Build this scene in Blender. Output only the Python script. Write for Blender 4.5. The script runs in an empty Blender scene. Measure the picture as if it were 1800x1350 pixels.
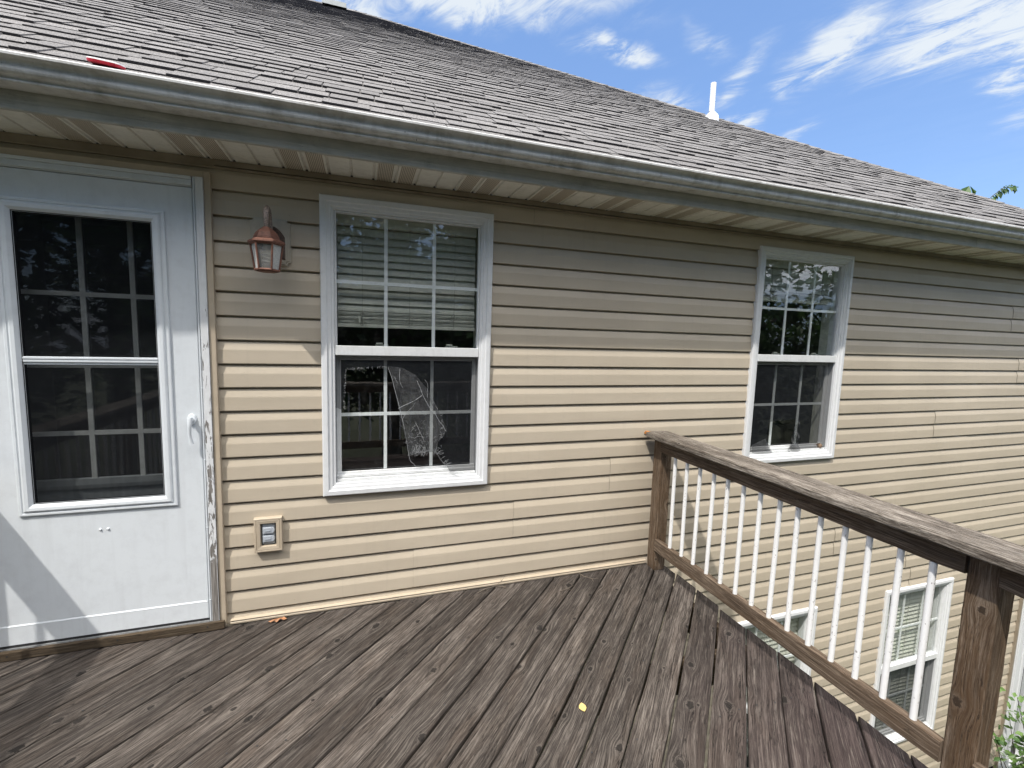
import bpy, bmesh, math, random
from mathutils import Vector, Matrix
random.seed(7)
R = math.radians
S = bpy.context.scene
COL = S.collection

# ------------------------------------------------------------ camera
cam = bpy.data.cameras.new('camera')
cam.lens = 16.0; cam.sensor_width = 36.0; cam.clip_end = 500; cam.clip_start = 0.05
co = bpy.data.objects.new('camera', cam); COL.objects.link(co)
cf = Vector((0.313434, 0.94392909, -0.10371594)); cr = Vector((0.94960157, -0.312016, 0.03004782)); cu = Vector((0.00399802, 0.10790683, 0.99415297))
M = Matrix((cr, cu, -cf)).transposed().to_4x4(); M.translation = Vector((0, -2.754, 1.645))
co.matrix_world = M
S.camera = co

# ------------------------------------------------------------ light, sky, exposure
SUN = Vector((-0.518, -0.432, 1.0)).normalized()      # towards the sun
sl = bpy.data.lights.new('sun', 'SUN'); sl.energy = 2.15; sl.angle = R(1.0); sl.color = (1.0, 0.955, 0.89)
so = bpy.data.objects.new('sun', sl); COL.objects.link(so)
so.rotation_euler = (-SUN).to_track_quat('-Z', 'Y').to_euler(); so.location = (-6, -5, 12)
S.view_settings.view_transform = 'Standard'; S.view_settings.look = 'None'
S.view_settings.exposure = 0.95; S.view_settings.gamma = 1.0

W = bpy.data.worlds.new('World'); S.world = W; W.use_nodes = True

class NT:
    """small node-building helper"""
    def __init__(s, nt): s.nt = nt; s.n = nt.nodes; s.l = nt.links
    def new(s, t, **k):
        n = s.n.new(t)
        for a, v in k.items(): setattr(n, a, v)
        return n
    def put(s, sock, v):
        if v is None: return
        if isinstance(v, bpy.types.NodeSocket): s.l.new(v, sock)
        else:
            if isinstance(v, (tuple, list)) and len(v) == 3 and sock.type == 'RGBA': v = (*v, 1)
            sock.default_value = v
    def math(s, op, a, b=None, c=None, clamp=False):
        n = s.new('ShaderNodeMath', operation=op); n.use_clamp = clamp
        for i, v in enumerate((a, b, c)):
            if v is not None: s.put(n.inputs[i], v)
        return n.outputs[0]
    def vmath(s, op, a, b=None, scale=None):
        n = s.new('ShaderNodeVectorMath', operation=op)
        s.put(n.inputs[0], a)
        if b is not None: s.put(n.inputs[1], b)
        if scale is not None: s.put(n.inputs['Scale'], scale)
        return n.outputs['Value'] if op in ('LENGTH', 'DOT_PRODUCT') else n.outputs[0]
    def xyz(s, v):
        n = s.new('ShaderNodeSeparateXYZ'); s.put(n.inputs[0], v); return n.outputs
    def comb(s, x, y, z):
        n = s.new('ShaderNodeCombineXYZ')
        for i, v in enumerate((x, y, z)): s.put(n.inputs[i], v)
        return n.outputs[0]
    def noise(s, vec, scale=1, detail=4, rough=.55, dist=0):
        n = s.new('ShaderNodeTexNoise'); s.put(n.inputs['Vector'], vec)
        for k, v in (('Scale', scale), ('Detail', detail), ('Roughness', rough), ('Distortion', dist)): s.put(n.inputs[k], v)
        return n.outputs[0]
    def voro(s, vec, scale=1, feature='F1', rnd=1):
        n = s.new('ShaderNodeTexVoronoi', feature=feature); s.put(n.inputs['Vector'], vec); s.put(n.inputs['Scale'], scale); s.put(n.inputs['Randomness'], rnd)
        return n.outputs
    def ramp(s, fac, stops, interp='LINEAR'):
        n = s.new('ShaderNodeValToRGB'); s.put(n.inputs[0], fac); cr_ = n.color_ramp; cr_.interpolation = interp
        while len(cr_.elements) < len(stops): cr_.elements.new(0.5)
        for e, (p, c) in zip(cr_.elements, stops):
            e.position = p; e.color = (*c, 1) if isinstance(c, (tuple, list)) else (c, c, c, 1)
        return n.outputs[0]
    def mr(s, v, a, b, c=0, d=1, smooth=False):
        n = s.new('ShaderNodeMapRange'); n.interpolation_type = 'SMOOTHSTEP' if smooth else 'LINEAR'
        for i, x in enumerate((v, a, b, c, d)): s.put(n.inputs[i], x)
        return n.outputs[0]
    def mix(s, fac, a, b, mode='MIX'):
        n = s.new('ShaderNodeMix', data_type='RGBA', blend_type=mode)
        s.put(n.inputs[0], fac); s.put(n.inputs[6], a); s.put(n.inputs[7], b); return n.outputs[2]
    def bump(s, h, strength=.3, dist=.01, normal=None):
        n = s.new('ShaderNodeBump'); s.put(n.inputs['Height'], h); s.put(n.inputs['Strength'], strength); s.put(n.inputs['Distance'], dist)
        if normal is not None: s.put(n.inputs['Normal'], normal)
        return n.outputs[0]

g = NT(W.node_tree)
bg = g.n['Background']
sky = g.new('ShaderNodeTexSky'); sky.sky_type = 'NISHITA'; sky.sun_disc = False
sky.sun_elevation = math.asin(SUN.z); sky.sun_rotation = math.atan2(SUN.x, SUN.y) % (2 * math.pi)
sky.air_density = 1.0; sky.dust_density = 0.6; sky.ozone_density = 1.0
tc = g.new('ShaderNodeTexCoord').outputs['Generated']
dx, dy, dz = g.xyz(tc)
dzc = g.math('MAXIMUM', dz, .03)
pu = g.math('DIVIDE', dx, dzc); pv = g.math('DIVIDE', dy, dzc)
P2 = g.comb(pu, pv, 0.0)
warp = g.noise(P2, 2.2, 5, .6)
warp2 = g.noise(g.vmath('ADD', P2, (7.3, 2.1, 0)), 2.2, 5, .6)
wu = g.math('ADD', pu, g.math('MULTIPLY', g.math('SUBTRACT', warp, .5), .34))
wv = g.math('ADD', pv, g.math('MULTIPLY', g.math('SUBTRACT', warp2, .5), .34))
CL = [(0.311, 1.417, 2.302, -0.386, 1.792, 7.198, 1.0), (0.011, 1.567, 5.085, -0.025, 3.336, 8.818, 0.8), (0.554, 1.439, 5.938, -1.639, 1.169, 9.867, 0.6), (0.854, 1.514, 5.874, -3.552, 6.988, 18.059, 0.8), (1.168, 1.684, 6.234, -3.807, 0.703, 9.094, 0.55), (1.368, 1.516, 1.903, -5.683, 19.386, -8.458, 0.6), (1.529, 1.263, 1.734, -4.406, 8.365, -1.882, 0.95), (1.598, 1.491, 4.523, -9.855, 9.412, -2.669, 0.5), (1.768, 1.06, 1.728, -4.38, 4.067, 1.525, 1.0), (1.91, 0.949, 1.59, -5.428, 3.885, 0.046, 1.0), (2.261, 1.104, 2.534, -8.822, 5.809, -2.623, 0.8), (1.665, 1.749, 10.889, -11.027, 4.818, 11.888, 0.7), (1.956, 1.755, 4.707, -8.102, 11.977, -2.101, 0.5), (1.09, 1.351, 7.395, 0.06, -10.008, 19.692, 0.35), (2.682, 1.308, 4.133, -11.562, 7.524, -0.958, 0.4)]
mask = None
for (u0, v0, a, b, c, d, s_) in CL:
    du = g.math('SUBTRACT', wu, u0); dv = g.math('SUBTRACT', wv, v0)
    e1 = g.math('ADD', g.math('MULTIPLY', du, a), g.math('MULTIPLY', dv, b))
    e2 = g.math('ADD', g.math('MULTIPLY', du, c), g.math('MULTIPLY', dv, d))
    q = g.math('ADD', g.math('MULTIPLY', e1, e1), g.math('MULTIPLY', e2, e2))
    m_ = g.math('MULTIPLY', g.math('EXPONENT', g.math('MULTIPLY', q, -1.0)), s_)
    mask = m_ if mask is None else g.math('MAXIMUM', mask, m_)
# streaky detail: stretched along the drift direction
rot = g.comb(g.math('ADD', g.math('MULTIPLY', pu, .93), g.math('MULTIPLY', pv, .37)), g.math('MULTIPLY', g.math('SUBTRACT', g.math('MULTIPLY', pv, .93), g.math('MULTIPLY', pu, .37)), .45), 0.0)
fine = g.noise(rot, 8.0, 12, .68, .8)
cov = g.math('MULTIPLY', mask, g.mr(fine, .34, .62, .10, 1.25))
thin = g.math('MULTIPLY', g.mr(g.noise(rot, 1.7, 8, .6, .4), .56, .80, 0, .45, True), 1.0)
cov = g.math('MAXIMUM', cov, g.math('MULTIPLY', thin, .55))
behind = g.mr(dy, .15, -.1, 0, 1)      # more cloud in the half of the sky behind the yard
cov = g.math('MAXIMUM', cov, g.math('MULTIPLY', behind, g.mr(g.noise(P2, .9, 7, .6), .52, .68, 0, .5, True)))
cov = g.mr(cov, .04, .85, 0, .96, True)
back = g.math('MULTIPLY', g.mr(dz, .56, .70, 0, 1, True), g.mr(dy, .25, -.10, 0, 1, True))
zen = g.mr(dz, .80, .92, 0, 1, True)
over = g.math('MULTIPLY', g.math('MAXIMUM', back, zen), g.mr(g.noise(P2, 2.5, 5, .6), .30, .55, .45, 1.0, True))  # unseen bright cloud overhead, added to fill the shade on the wall
skyc = g.mix(1.0, sky.outputs[0], (1.0, 1.04, 1.10), 'MULTIPLY')
sc = g.vmath('SCALE', skyc, scale=0.10)
lowc = g.math('MULTIPLY', g.math('EXPONENT', g.math('MULTIPLY', g.math('ADD', g.math('POWER', g.math('SUBTRACT', pu, 5.5), 2.0), g.math('POWER', g.math('ADD', pv, 4.6), 2.0)), -.10)), g.mr(fine, .35, .6, .25, .5))  # bright low cloud added for its white reflection in the far window
over = g.math('MAXIMUM', over, lowc)
skym = g.mix(.5, sc, (.125, .240, .50))
final = g.mix(over, g.mix(cov, skym, (.42, .455, .49)), (2.5, 2.42, 2.32))
g.put(bg.inputs[0], final); bg.inputs[1].default_value = 1.0

# ------------------------------------------------------------ materials
def mat(name, fn, **kw):
    m = bpy.data.materials.new(name); m.use_nodes = True
    h = NT(m.node_tree); b = h.n['Principled BSDF']
    for k, v in kw.items(): b.inputs[k].default_value = v
    if fn: fn(h, b)
    return m
def objco(h): return h.new('ShaderNodeTexCoord').outputs['Object']
def uvco(h): return h.new('ShaderNodeTexCoord').outputs['UV']

def f_siding(h, b):
    o = objco(h); x, y, z = h.xyz(o)
    grain = h.noise(h.comb(h.math('MULTIPLY', x, 14), 0.0, h.math('MULTIPLY', z, 420)), 1, 4, .6, .3)
    big = h.noise(o, 1.3, 4, .6)
    panel = h.noise(h.comb(h.math('MULTIPLY', x, .25), 0.0, h.math('FLOOR', h.math('MULTIPLY', h.math('SUBTRACT', z, 2.346), 3.937))), 3.1, 1)
    dirt = h.noise(o, 9, 6, .7)
    c = h.ramp(big, [(.3, (.47, .405, .315)), (.7, (.535, .463, .363))])
    c = h.mix(h.mr(panel, .3, .7, 0, .2), c, (.42, .355, .265))
    c = h.mix(h.mr(dirt, .58, .8, 0, .3), c, (.34, .30, .24))
    streak = h.noise(h.comb(h.math('MULTIPLY', x, 30), 0.0, h.math('MULTIPLY', z, 1.6)), 1, 4, .6)
    c = h.mix(h.mr(streak, .55, .8, 0, .16), c, (.30, .27, .22))
    c = h.mix(h.mr(grain, .35, .75, 0, .10), c, (.30, .26, .2))
    spots = h.voro(h.vmath('MULTIPLY', o, (1, 1, 1.4)), 9)[0]
    c = h.mix(h.mr(spots, .035, .02, 0, .35), c, (.25, .2, .15))
    h.put(b.inputs['Base Color'], c)
    wav = h.noise(h.comb(h.math('MULTIPLY', x, 1.1), 0.0, h.math('MULTIPLY', z, 5)), 1, 2)
    n1 = h.bump(wav, .4, .012); h.put(b.inputs['Normal'], h.bump(grain, .35, .0015, n1))
    h.put(b.inputs['Roughness'], h.mr(dirt, .3, .7, .42, .6))
SIDING = mat('vinyl_siding', f_siding)

def f_tan(h, b):
    o = objco(h); d = h.noise(o, 12, 5, .65)
    h.put(b.inputs['Base Color'], h.ramp(d, [(.3, (.43, .36, .27)), (.75, (.50, .42, .32))]))
    h.put(b.inputs['Normal'], h.bump(d, .15, .002))
TAN = mat('tan_vinyl_trim', f_tan, Roughness=.5)
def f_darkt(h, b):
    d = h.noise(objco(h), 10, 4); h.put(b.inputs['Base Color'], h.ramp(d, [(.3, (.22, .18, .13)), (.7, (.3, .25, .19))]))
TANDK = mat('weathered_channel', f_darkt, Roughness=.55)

def white(name, base, dirt, amt, rough=.4, scale=18, chips=0):
    def f(h, b):
        o = objco(h)
        if chips: rn = h.new('ShaderNodeObjectInfo').outputs['Random']; o = h.vmath('ADD', o, h.comb(h.math('MULTIPLY', rn, 17.0), 0.0, h.math('MULTIPLY', rn, 31.0)))
        x, y, z = h.xyz(o)
        n1 = h.noise(o, scale, 7, .68); n2 = h.noise(h.vmath('MULTIPLY', o, (scale * 2.2, scale * 2.2, 2.0)), 1, 4, .6)
        c = h.mix(h.mr(n1, .48, .78, 0, amt), base, dirt)
        c = h.mix(h.mr(n2, .52, .8, 0, amt * .7), c, dirt)
        sp = h.noise(o, scale * 14, 3, .7)
        c = h.mix(h.mr(sp, .66, .74, 0, amt * .9), c, tuple(v * .55 for v in dirt))
        if chips:
            ch = h.noise(h.vmath('MULTIPLY', o, (1, 1, .6)), 105, 2, .5)
            lo = h.noise(o, 9, 3)
            k = h.math('MULTIPLY', h.mr(ch, .655, .675), h.mr(lo, .42, .62))
            c = h.mix(h.math('MULTIPLY', k, chips), c, (.18, .16, .14))
            h.put(b.inputs['Normal'], h.bump(h.math('MULTIPLY', k, -1.0), .6, .002))
        else: h.put(b.inputs['Normal'], h.bump(n1, .12, .002))
        h.put(b.inputs['Base Color'], c)
        h.put(b.inputs['Roughness'], h.mr(n1, .3, .7, rough, rough + .2))
    return mat(name, f)
WHITE = white('white_vinyl', (.70, .71, .72), (.50, .50, .48), .35)
SASH = white('white_sash', (.70, .71, .71), (.42, .42, .40), .4)
DOORW = white('white_door_paint', (.665, .70, .73), (.50, .52, .54), .45, .38, 11)
TUBE = white('white_powder_coat', (.80, .80, .79), (.62, .60, .56), .25, .5, 30, .85)
GUTTER = white('gutter_enamel', (.56, .565, .56), (.22, .205, .18), .85, .36, 9)
GRID = white('white_muntin', (.88, .89, .90), (.45, .46, .46), .3)
SOFF = white('soffit_vinyl', (.76, .74, .68), (.42, .40, .36), .4, .5)

def f_fascia(h, b):
    o = objco(h); x, y, z = h.xyz(o)
    gr = h.noise(h.comb(h.math('MULTIPLY', x, 2.2), 0.0, h.math('MULTIPLY', z, 48)), 1, 6, .65, 1.2)
    v = h.math('ABSOLUTE', h.math('SUBTRACT', gr, .5)); crk = h.mr(v, .0, .012, 1, 0)
    c = h.ramp(gr, [(.3, (.37, .36, .325)), (.7, (.53, .515, .47))])
    d = h.noise(o, 6, 6, .7); c = h.mix(h.mr(d, .45, .75, 0, .6), c, (.23, .23, .2))
    c = h.mix(h.math('MULTIPLY', crk, h.mr(h.noise(o, 4, 2), .45, .6, 0, .7)), c, (.12, .12, .11))
    h.put(b.inputs['Base Color'], c); h.put(b.inputs['Normal'], h.bump(gr, .5, .003))
FASCIA = mat('aluminium_fascia', f_fascia, Roughness=.55)

def f_perf(h, b):
    x, y, z = h.xyz(objco(h)); pit = .0085
    fx = h.math('SUBTRACT', h.math('FRACT', h.math('DIVIDE', x, pit)), .5); fy = h.math('SUBTRACT', h.math('FRACT', h.math('DIVIDE', y, pit)), .5)
    r = h.math('SQRT', h.math('ADD', h.math('MULTIPLY', fx, fx), h.math('MULTIPLY', fy, fy)))
    k = h.mr(r, .29, .37, 1, 0)
    h.put(b.inputs['Base Color'], h.mix(k, (.66, .59, .49), (.02, .016, .012)))
PERF = mat('perforated_soffit', f_perf, Roughness=.6)

def wood(name, lo, mid, hi, warm, warmamt=.3, side=None, rough=.8, fl=1.0, bump=.7, redx=None):
    def f(h, b):
        uv = uvco(h); u, v, _ = h.xyz(uv)
        # knots: nearest feature point in a stretched lattice; its true metric distance
        lat = h.comb(h.math('MULTIPLY', u, 2.9), h.math('MULTIPLY', v, 7.0), 0.0)
        vo = h.new('ShaderNodeTexVoronoi', voronoi_dimensions='2D'); h.put(vo.inputs['Vector'], lat); h.put(vo.inputs['Scale'], 1.0)
        px, py, _ = h.xyz(vo.outputs['Position']); cx, cy, cz = h.xyz(vo.outputs['Color'])
        du = h.math('SUBTRACT', u, h.math('DIVIDE', px, 2.9)); dv = h.math('SUBTRACT', v, h.math('DIVIDE', py, 7.0))
        has = h.mr(cx, .34, .38)
        size = h.mr(cy, 0, 1, .005, .019)
        r = h.math('SQRT', h.math('ADD', h.math('MULTIPLY', h.math('MULTIPLY', du, du), .45), h.math('MULTIPLY', dv, dv)))
        wob = h.noise(uv, 75, 4, .7); rr = h.math('MULTIPLY', r, h.mr(wob, .25, .75, .45, 1.6))
        infl = h.math('MULTIPLY', has, h.math('EXPONENT', h.math('MULTIPLY', h.math('POWER', h.math('DIVIDE', r, h.math('MULTIPLY', size, 2.8)), 2.0), -1.0)))
        vv = h.math('ADD', v, h.math('MULTIPLY', h.math('MULTIPLY', dv, infl), -.85))
        wave = h.noise(h.comb(h.math('MULTIPLY', u, 1.3), h.math('MULTIPLY', v, 6), 0.0), 1, 2)
        vv = h.math('ADD', vv, h.math('MULTIPLY', wave, .03))
        g1 = h.noise(h.comb(h.math('MULTIPLY', u, 4.5 * fl), h.math('MULTIPLY', vv, 165), 0.0), 1, 5, .7, .3)
        g2 = h.noise(h.comb(h.math('MULTIPLY', u, 14 * fl), h.math('MULTIPLY', vv, 420), 3.0), 1, 4, .75)
        g3 = h.noise(h.comb(h.math('MULTIPLY', u, 1.6), h.math('MULTIPLY', vv, 38), 9.0), 1, 5, .65, .5)
        blot = h.noise(h.comb(h.math('MULTIPLY', u, 2.0), h.math('MULTIPLY', v, 9), 5.0), 1, 5, .65)
        f_ = h.math('ADD', h.math('ADD', h.math('MULTIPLY', g1, .46), h.math('MULTIPLY', g2, .34)), h.math('MULTIPLY', g3, .20))
        c = h.ramp(f_, [(.40, lo), (.465, tuple((a + b_) / 2 for a, b_ in zip(lo, mid))), (.50, mid), (.545, tuple((a + b_) / 2 for a, b_ in zip(hi, mid))), (.60, hi)])
        c = h.mix(h.mr(blot, .45, .72, 0, warmamt), c, warm)
        rnd = h.new('ShaderNodeNewGeometry').outputs['Random Per Island']
        tint = h.mr(rnd, 0, 1, .74, 1.28)
        c = h.mix(1.0, c, h.comb(tint, tint, tint), 'MULTIPLY')
        if redx is not None:     # older, redder stain left on the boards nearer the open edge
            ox, oy, oz = h.xyz(objco(h))
            s_ = h.math('ADD', h.math('SUBTRACT', ox, oy), h.math('MULTIPLY', h.noise(objco(h), 2.2, 4), 1.2))
            c = h.mix(h.mr(s_, redx, redx + 1.1, 0, .74), c, h.mix(h.mr(f_, .4, .62), (.018, .012, .012), (.080, .055, .052)))
        pale = h.noise(h.comb(h.math('MULTIPLY', u, 3.5), h.math('MULTIPLY', vv, 60), 12.0), 1, 6, .7)
        c = h.mix(h.mr(pale, .56, .70, 0, .6), c, tuple(min(1, x * 1.6) for x in hi))
        stn = h.noise(h.comb(h.math('MULTIPLY', u, 1.4), h.math('MULTIPLY', v, 5), 22.0), 1, 6, .7)
        c = h.mix(h.mr(stn, .50, .68, 0, .55), c, tuple(x * .9 for x in lo))
        crk = h.math('MULTIPLY', h.mr(h.math('ABSOLUTE', h.math('SUBTRACT', g3, .5)), 0, .010, 1, 0), h.mr(blot, .42, .55))
        c = h.mix(h.math('MULTIPLY', crk, .9), c, (.008, .007, .006))
        core = h.math('MULTIPLY', has, h.mr(h.math('DIVIDE', rr, size), .75, 1.0, 1, 0))
        halo = h.math('MULTIPLY', has, h.mr(h.math('DIVIDE', rr, size), 1.0, 1.7, 1, 0))
        rings = h.math('MULTIPLY', infl, h.mr(h.math('SINE', h.math('MULTIPLY', rr, 1500)), -.2, 1, 0, .5))
        c = h.mix(rings, c, lo)
        c = h.mix(h.math('MULTIPLY', halo, .22), c, tuple(min(1, x * 1.15) for x in hi))
        c = h.mix(h.math('MULTIPLY', core, .85), c, tuple(x * .55 for x in lo))
        sp = h.noise(uv, 210, 2, .5); c = h.mix(h.mr(sp, .70, .74, 0, .5), c, hi)
        h.put(b.inputs['Base Color'], c)
        hh = h.math('SUBTRACT', h.math('ADD', h.math('MULTIPLY', g1, .6), h.math('MULTIPLY', g2, .4)), h.math('ADD', h.math('MULTIPLY', crk, .6), h.math('MULTIPLY', core, .5)))
        h.put(b.inputs['Normal'], h.bump(hh, bump, .006)); b.inputs['Roughness'].default_value = rough
        b.inputs['Specular IOR Level'].default_value = .25
    return mat(name, f)
DECK = wood('weathered_deck_boards', (.015, .012, .0105), (.058, .048, .0415), (.158, .138, .120), (.070, .051, .038), .5, redx=1.2, bump=1.0)
RAILTOP = wood('weathered_rail_grey', (.040, .031, .025), (.15, .128, .105), (.36, .325, .28), (.08, .055, .036), .35, bump=1.0, fl=2.2)
RAILSIDE = wood('brown_rail_side', (.042, .029, .019), (.112, .080, .055), (.23, .18, .135), (.092, .050, .022), .5, fl=1)
POST = wood('brown_post', (.052, .033, .020), (.115, .078, .049), (.21, .165, .125), (.125, .066, .028), .6, fl=1.5)

def shingle(name, a, b_):
    def f(h, b):
        o = objco(h)
        sp = h.noise(o, 170, 4, .8); rnd = h.new('ShaderNodeNewGeometry').outputs['Random Per Island']
        c = h.ramp(sp, [(.36, tuple(x * .35 for x in a)), (.49, a), (.60, b_)])
        t = h.mr(rnd, 0, 1, .84, 1.14); c = h.mix(1.0, c, h.comb(t, t, t), 'MULTIPLY')
        big = h.noise(o, .8, 4); c = h.mix(h.mr(big, .4, .7, 0, .2), c, (.13, .12, .115))
        h.put(b.inputs['Base Color'], c); h.put(b.inputs['Normal'], h.bump(sp, .5, .003))
    return mat(name, f, Roughness=.92)
SHING = shingle('asphalt_shingle', (.135, .129, .127), (.30, .29, .283))
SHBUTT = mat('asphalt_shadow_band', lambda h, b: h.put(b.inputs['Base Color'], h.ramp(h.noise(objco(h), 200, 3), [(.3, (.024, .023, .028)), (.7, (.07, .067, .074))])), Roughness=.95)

def simple(name, col, rough=.5, var=.15, scale=20, metal=0, spec=None):
    def f(h, b):
        n = h.noise(objco(h), scale, 5, .6)
        h.put(b.inputs['Base Color'], h.ramp(n, [(.3, tuple(x * (1 - var) for x in col)), (.7, tuple(min(1, x * (1 + var)) for x in col))]))
        h.put(b.inputs['Normal'], h.bump(n, .1, .002))
        if spec is not None: b.inputs['Specular IOR Level'].default_value = spec
    return mat(name, f, Roughness=rough, Metallic=metal)
DARKROOM = simple('dim_room_wall', (.05, .047, .044), .9)  # darkness of the unlit rooms put into the wall colour
BLIND = simple('blind_slat', (.52, .52, .46), .45, .1, 30)
CORD = simple('blind_cord', (.30, .30, .26), .8)
COPPER = simple('weathered_copper', (.17, .075, .050), .62, .4, 60, .15)
BRONZE = simple('aged_bronze', (.10, .065, .05), .55, .5, 70, .3)
CAPB = simple('pitted_arm_metal', (.24, .19, .16), .55, .6, 160, .3)
FROST = mat('frosted_lantern_glass', lambda h, b: h.put(b.inputs['Base Color'], h.ramp(h.noise(objco(h), 150, 4), [(.35, (.42, .42, .40)), (.7, (.6, .6, .57))])), Roughness=.35)
BULB = simple('bulb_tube', (.78, .78, .72), .3, .05)
MOUNT = simple('taupe_mounting_block', (.42, .38, .31), .6)
GREYP = simple('grey_outlet_plastic', (.40, .43, .47), .35, .15)
GREYD = simple('dark_outlet_recess', (.10, .11, .12), .5, .2)
SEAL = simple('dark_gasket', (.02, .02, .022), .6)
ALU = simple('mill_aluminium', (.45, .46, .47), .35, .2, 40, .6)
SILLW = wood('sill_brown_board', (.03, .022, .014), (.072, .052, .034), (.115, .09, .062), (.07, .045, .022), .6)
VENTM = simple('grey_vent_metal', (.24, .26, .26), .5)
PVC = simple('white_pvc', (.86, .87, .86), .35, .03)
REDP = simple('red_plastic', (.55, .03, .05), .35, .1)
WHP = simple('white_plastic', (.8, .78, .76), .35, .05)
YEL = simple('yellow_leaf', (.60, .43, .16), .6, .12, 60)
BRL = simple('brown_dead_leaf', (.36, .17, .08), .7, .3, 60)
TWIG = simple('grey_twig', (.14, .115, .09), .8, .3)
MUD = simple('mud_daub', (.22, .15, .10), .95, .3, 80)
BARK = simple('tree_bark', (.10, .085, .07), .95, .35, 9)
def f_peel(h, b):
    o = objco(h)
    n = h.noise(h.vmath('MULTIPLY', o, (70, 70, 13)), 1, 6, .65, .6); z = h.xyz(o)[2]
    lev = h.mr(z, .0, 1.75, .44, .62)
    low = h.mr(z, .30, .34, -.12, 0)
    k = h.mr(n, h.math('ADD', lev, low), h.math('ADD', h.math('ADD', lev, low), .02))
    gr = h.noise(h.vmath('MULTIPLY', o, (300, 300, 9)), 1, 4)
    wd = h.ramp(gr, [(.35, (.10, .09, .08)), (.65, (.30, .28, .26))])
    k = h.math('SUBTRACT', 1.0, k)
    pt = h.mix(h.mr(h.noise(h.vmath('MULTIPLY', o, (60, 60, 20)), 1, 4), .4, .6, 0, .3), (.72, .73, .74), (.5, .5, .5))
    top = h.mr(z, 1.78, 1.72, 0, 1)
    bare = h.math('MULTIPLY', h.math('SUBTRACT', 1.0, k), top)
    h.put(b.inputs['Base Color'], h.mix(bare, pt, wd)); h.put(b.inputs['Normal'], h.bump(h.math('SUBTRACT', 1.0, bare), .9, .003))
PEEL = mat('peeling_white_paint', f_peel, Roughness=.6)

def f_leaf(a, b_):
    def f(h, b):
        rnd = h.new('ShaderNodeNewGeometry').outputs['Random Per Island']
        h.put(b.inputs['Base Color'], h.ramp(rnd, [(0, a), (1, b_)]))
        b.inputs['Subsurface Weight'].default_value = 0
        t = h.new('ShaderNodeBsdfTranslucent'); h.put(t.inputs[0], h.ramp(rnd, [(0, a), (1, tuple(x * 1.3 for x in b_))]))
        ms = h.new('ShaderNodeMixShader'); ms.inputs[0].default_value = .35
        h.l.new(b.outputs[0], ms.inputs[1]); h.l.new(t.outputs[0], ms.inputs[2]); h.l.new(ms.outputs[0], h.n['Material Output'].inputs[0])
    return f
LEAF = mat('green_leaves', f_leaf((.03, .075, .018), (.085, .16, .04)), Roughness=.5)
SHRUBL = mat('shrub_leaves', f_leaf((.05, .12, .025), (.16, .27, .07)), Roughness=.5)
def f_grass(h, b):
    n = h.noise(objco(h), 3, 7, .7); h.put(b.inputs['Base Color'], h.ramp(n, [(.3, (.035, .042, .018)), (.7, (.075, .08, .04))]))
GRASS = mat('lawn', f_grass, Roughness=.95)

def f_glass(tint=.0, floor=.004):
    def f(h, b):
        out = h.n['Material Output']; h.n.remove(b)
        ge = h.new('ShaderNodeNewGeometry'); cs = h.math('ABSOLUTE', h.vmath('DOT_PRODUCT', ge.outputs['Incoming'], ge.outputs['Normal']))
        fr = h.math('ADD', .105, h.math('MULTIPLY', .895, h.math('POWER', h.math('SUBTRACT', 1.0, cs), 5.0)))
        gl = h.new('ShaderNodeBsdfGlossy'); gl.inputs['Roughness'].default_value = 0.0; gl.inputs[0].default_value = (.95, .97, 1, 1)
        o = objco(h); bn = h.bump(h.noise(o, 2.2, 2), .012, .05); h.put(gl.inputs['Normal'], bn)
        tr = h.new('ShaderNodeBsdfTransparent'); tr.inputs[0].default_value = (.93, .95, .94, 1)
        ms = h.new('ShaderNodeMixShader'); h.l.new(fr, ms.inputs[0]); h.l.new(tr.outputs[0], ms.inputs[1]); h.l.new(gl.outputs[0], ms.inputs[2])
        df = h.new('ShaderNodeBsdfDiffuse'); df.inputs[0].default_value = (.5, .5, .48, 1)
        m2 = h.new('ShaderNodeMixShader'); h.put(m2.inputs[0], h.mr(h.noise(o, 14, 6, .7), .5, .85, floor, .05 + tint))
        h.l.new(ms.outputs[0], m2.inputs[1]); h.l.new(df.outputs[0], m2.inputs[2]); h.l.new(m2.outputs[0], out.inputs[0])
    return f
GLASS = mat('window_glass', f_glass())
def f_screen(dens, bright):
    def f(h, b):
        out = h.n['Material Output']; h.n.remove(b)
        o = objco(h)
        tr = h.new('ShaderNodeBsdfTransparent'); df = h.new('ShaderNodeBsdfDiffuse')
        x, y, z = h.xyz(o)
        weave = h.noise(h.comb(h.math('MULTIPLY', x, 18), 0.0, h.math('MULTIPLY', z, 420)), 1, 3, .6)
        weave2 = h.noise(h.comb(h.math('MULTIPLY', x, 420), 0.0, h.math('MULTIPLY', z, 14)), 1, 3, .6)
        cl = h.noise(o, 7, 5, .7)
        sc_ = h.math('ADD', h.math('MULTIPLY', h.mr(weave, .4, .8), .5), h.math('MULTIPLY', h.mr(weave2, .4, .8), .5))
        h.put(df.inputs[0], h.mix(h.math('MULTIPLY', sc_, h.mr(cl, .3, .7, .3, 1.0)), (.010, .011, .013), bright))
        ms = h.new('ShaderNodeMixShader'); ms.inputs[0].default_value = dens
        h.l.new(tr.outputs[0], ms.inputs[1]); h.l.new(df.outputs[0], ms.inputs[2]); h.l.new(ms.outputs[0], out.inputs[0])
    return f
SCREEN = mat('insect_screen', f_screen(.50, (.09, .098, .108)))
FLAP = mat('crumpled_insect_screen', f_screen(.40, (.62, .63, .65)))
DOORSCR = mat('door_insect_screen', f_screen(.57, (.022, .024, .027)))
THREAD = simple('frayed_thread', (.45, .46, .47), .6)

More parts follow.
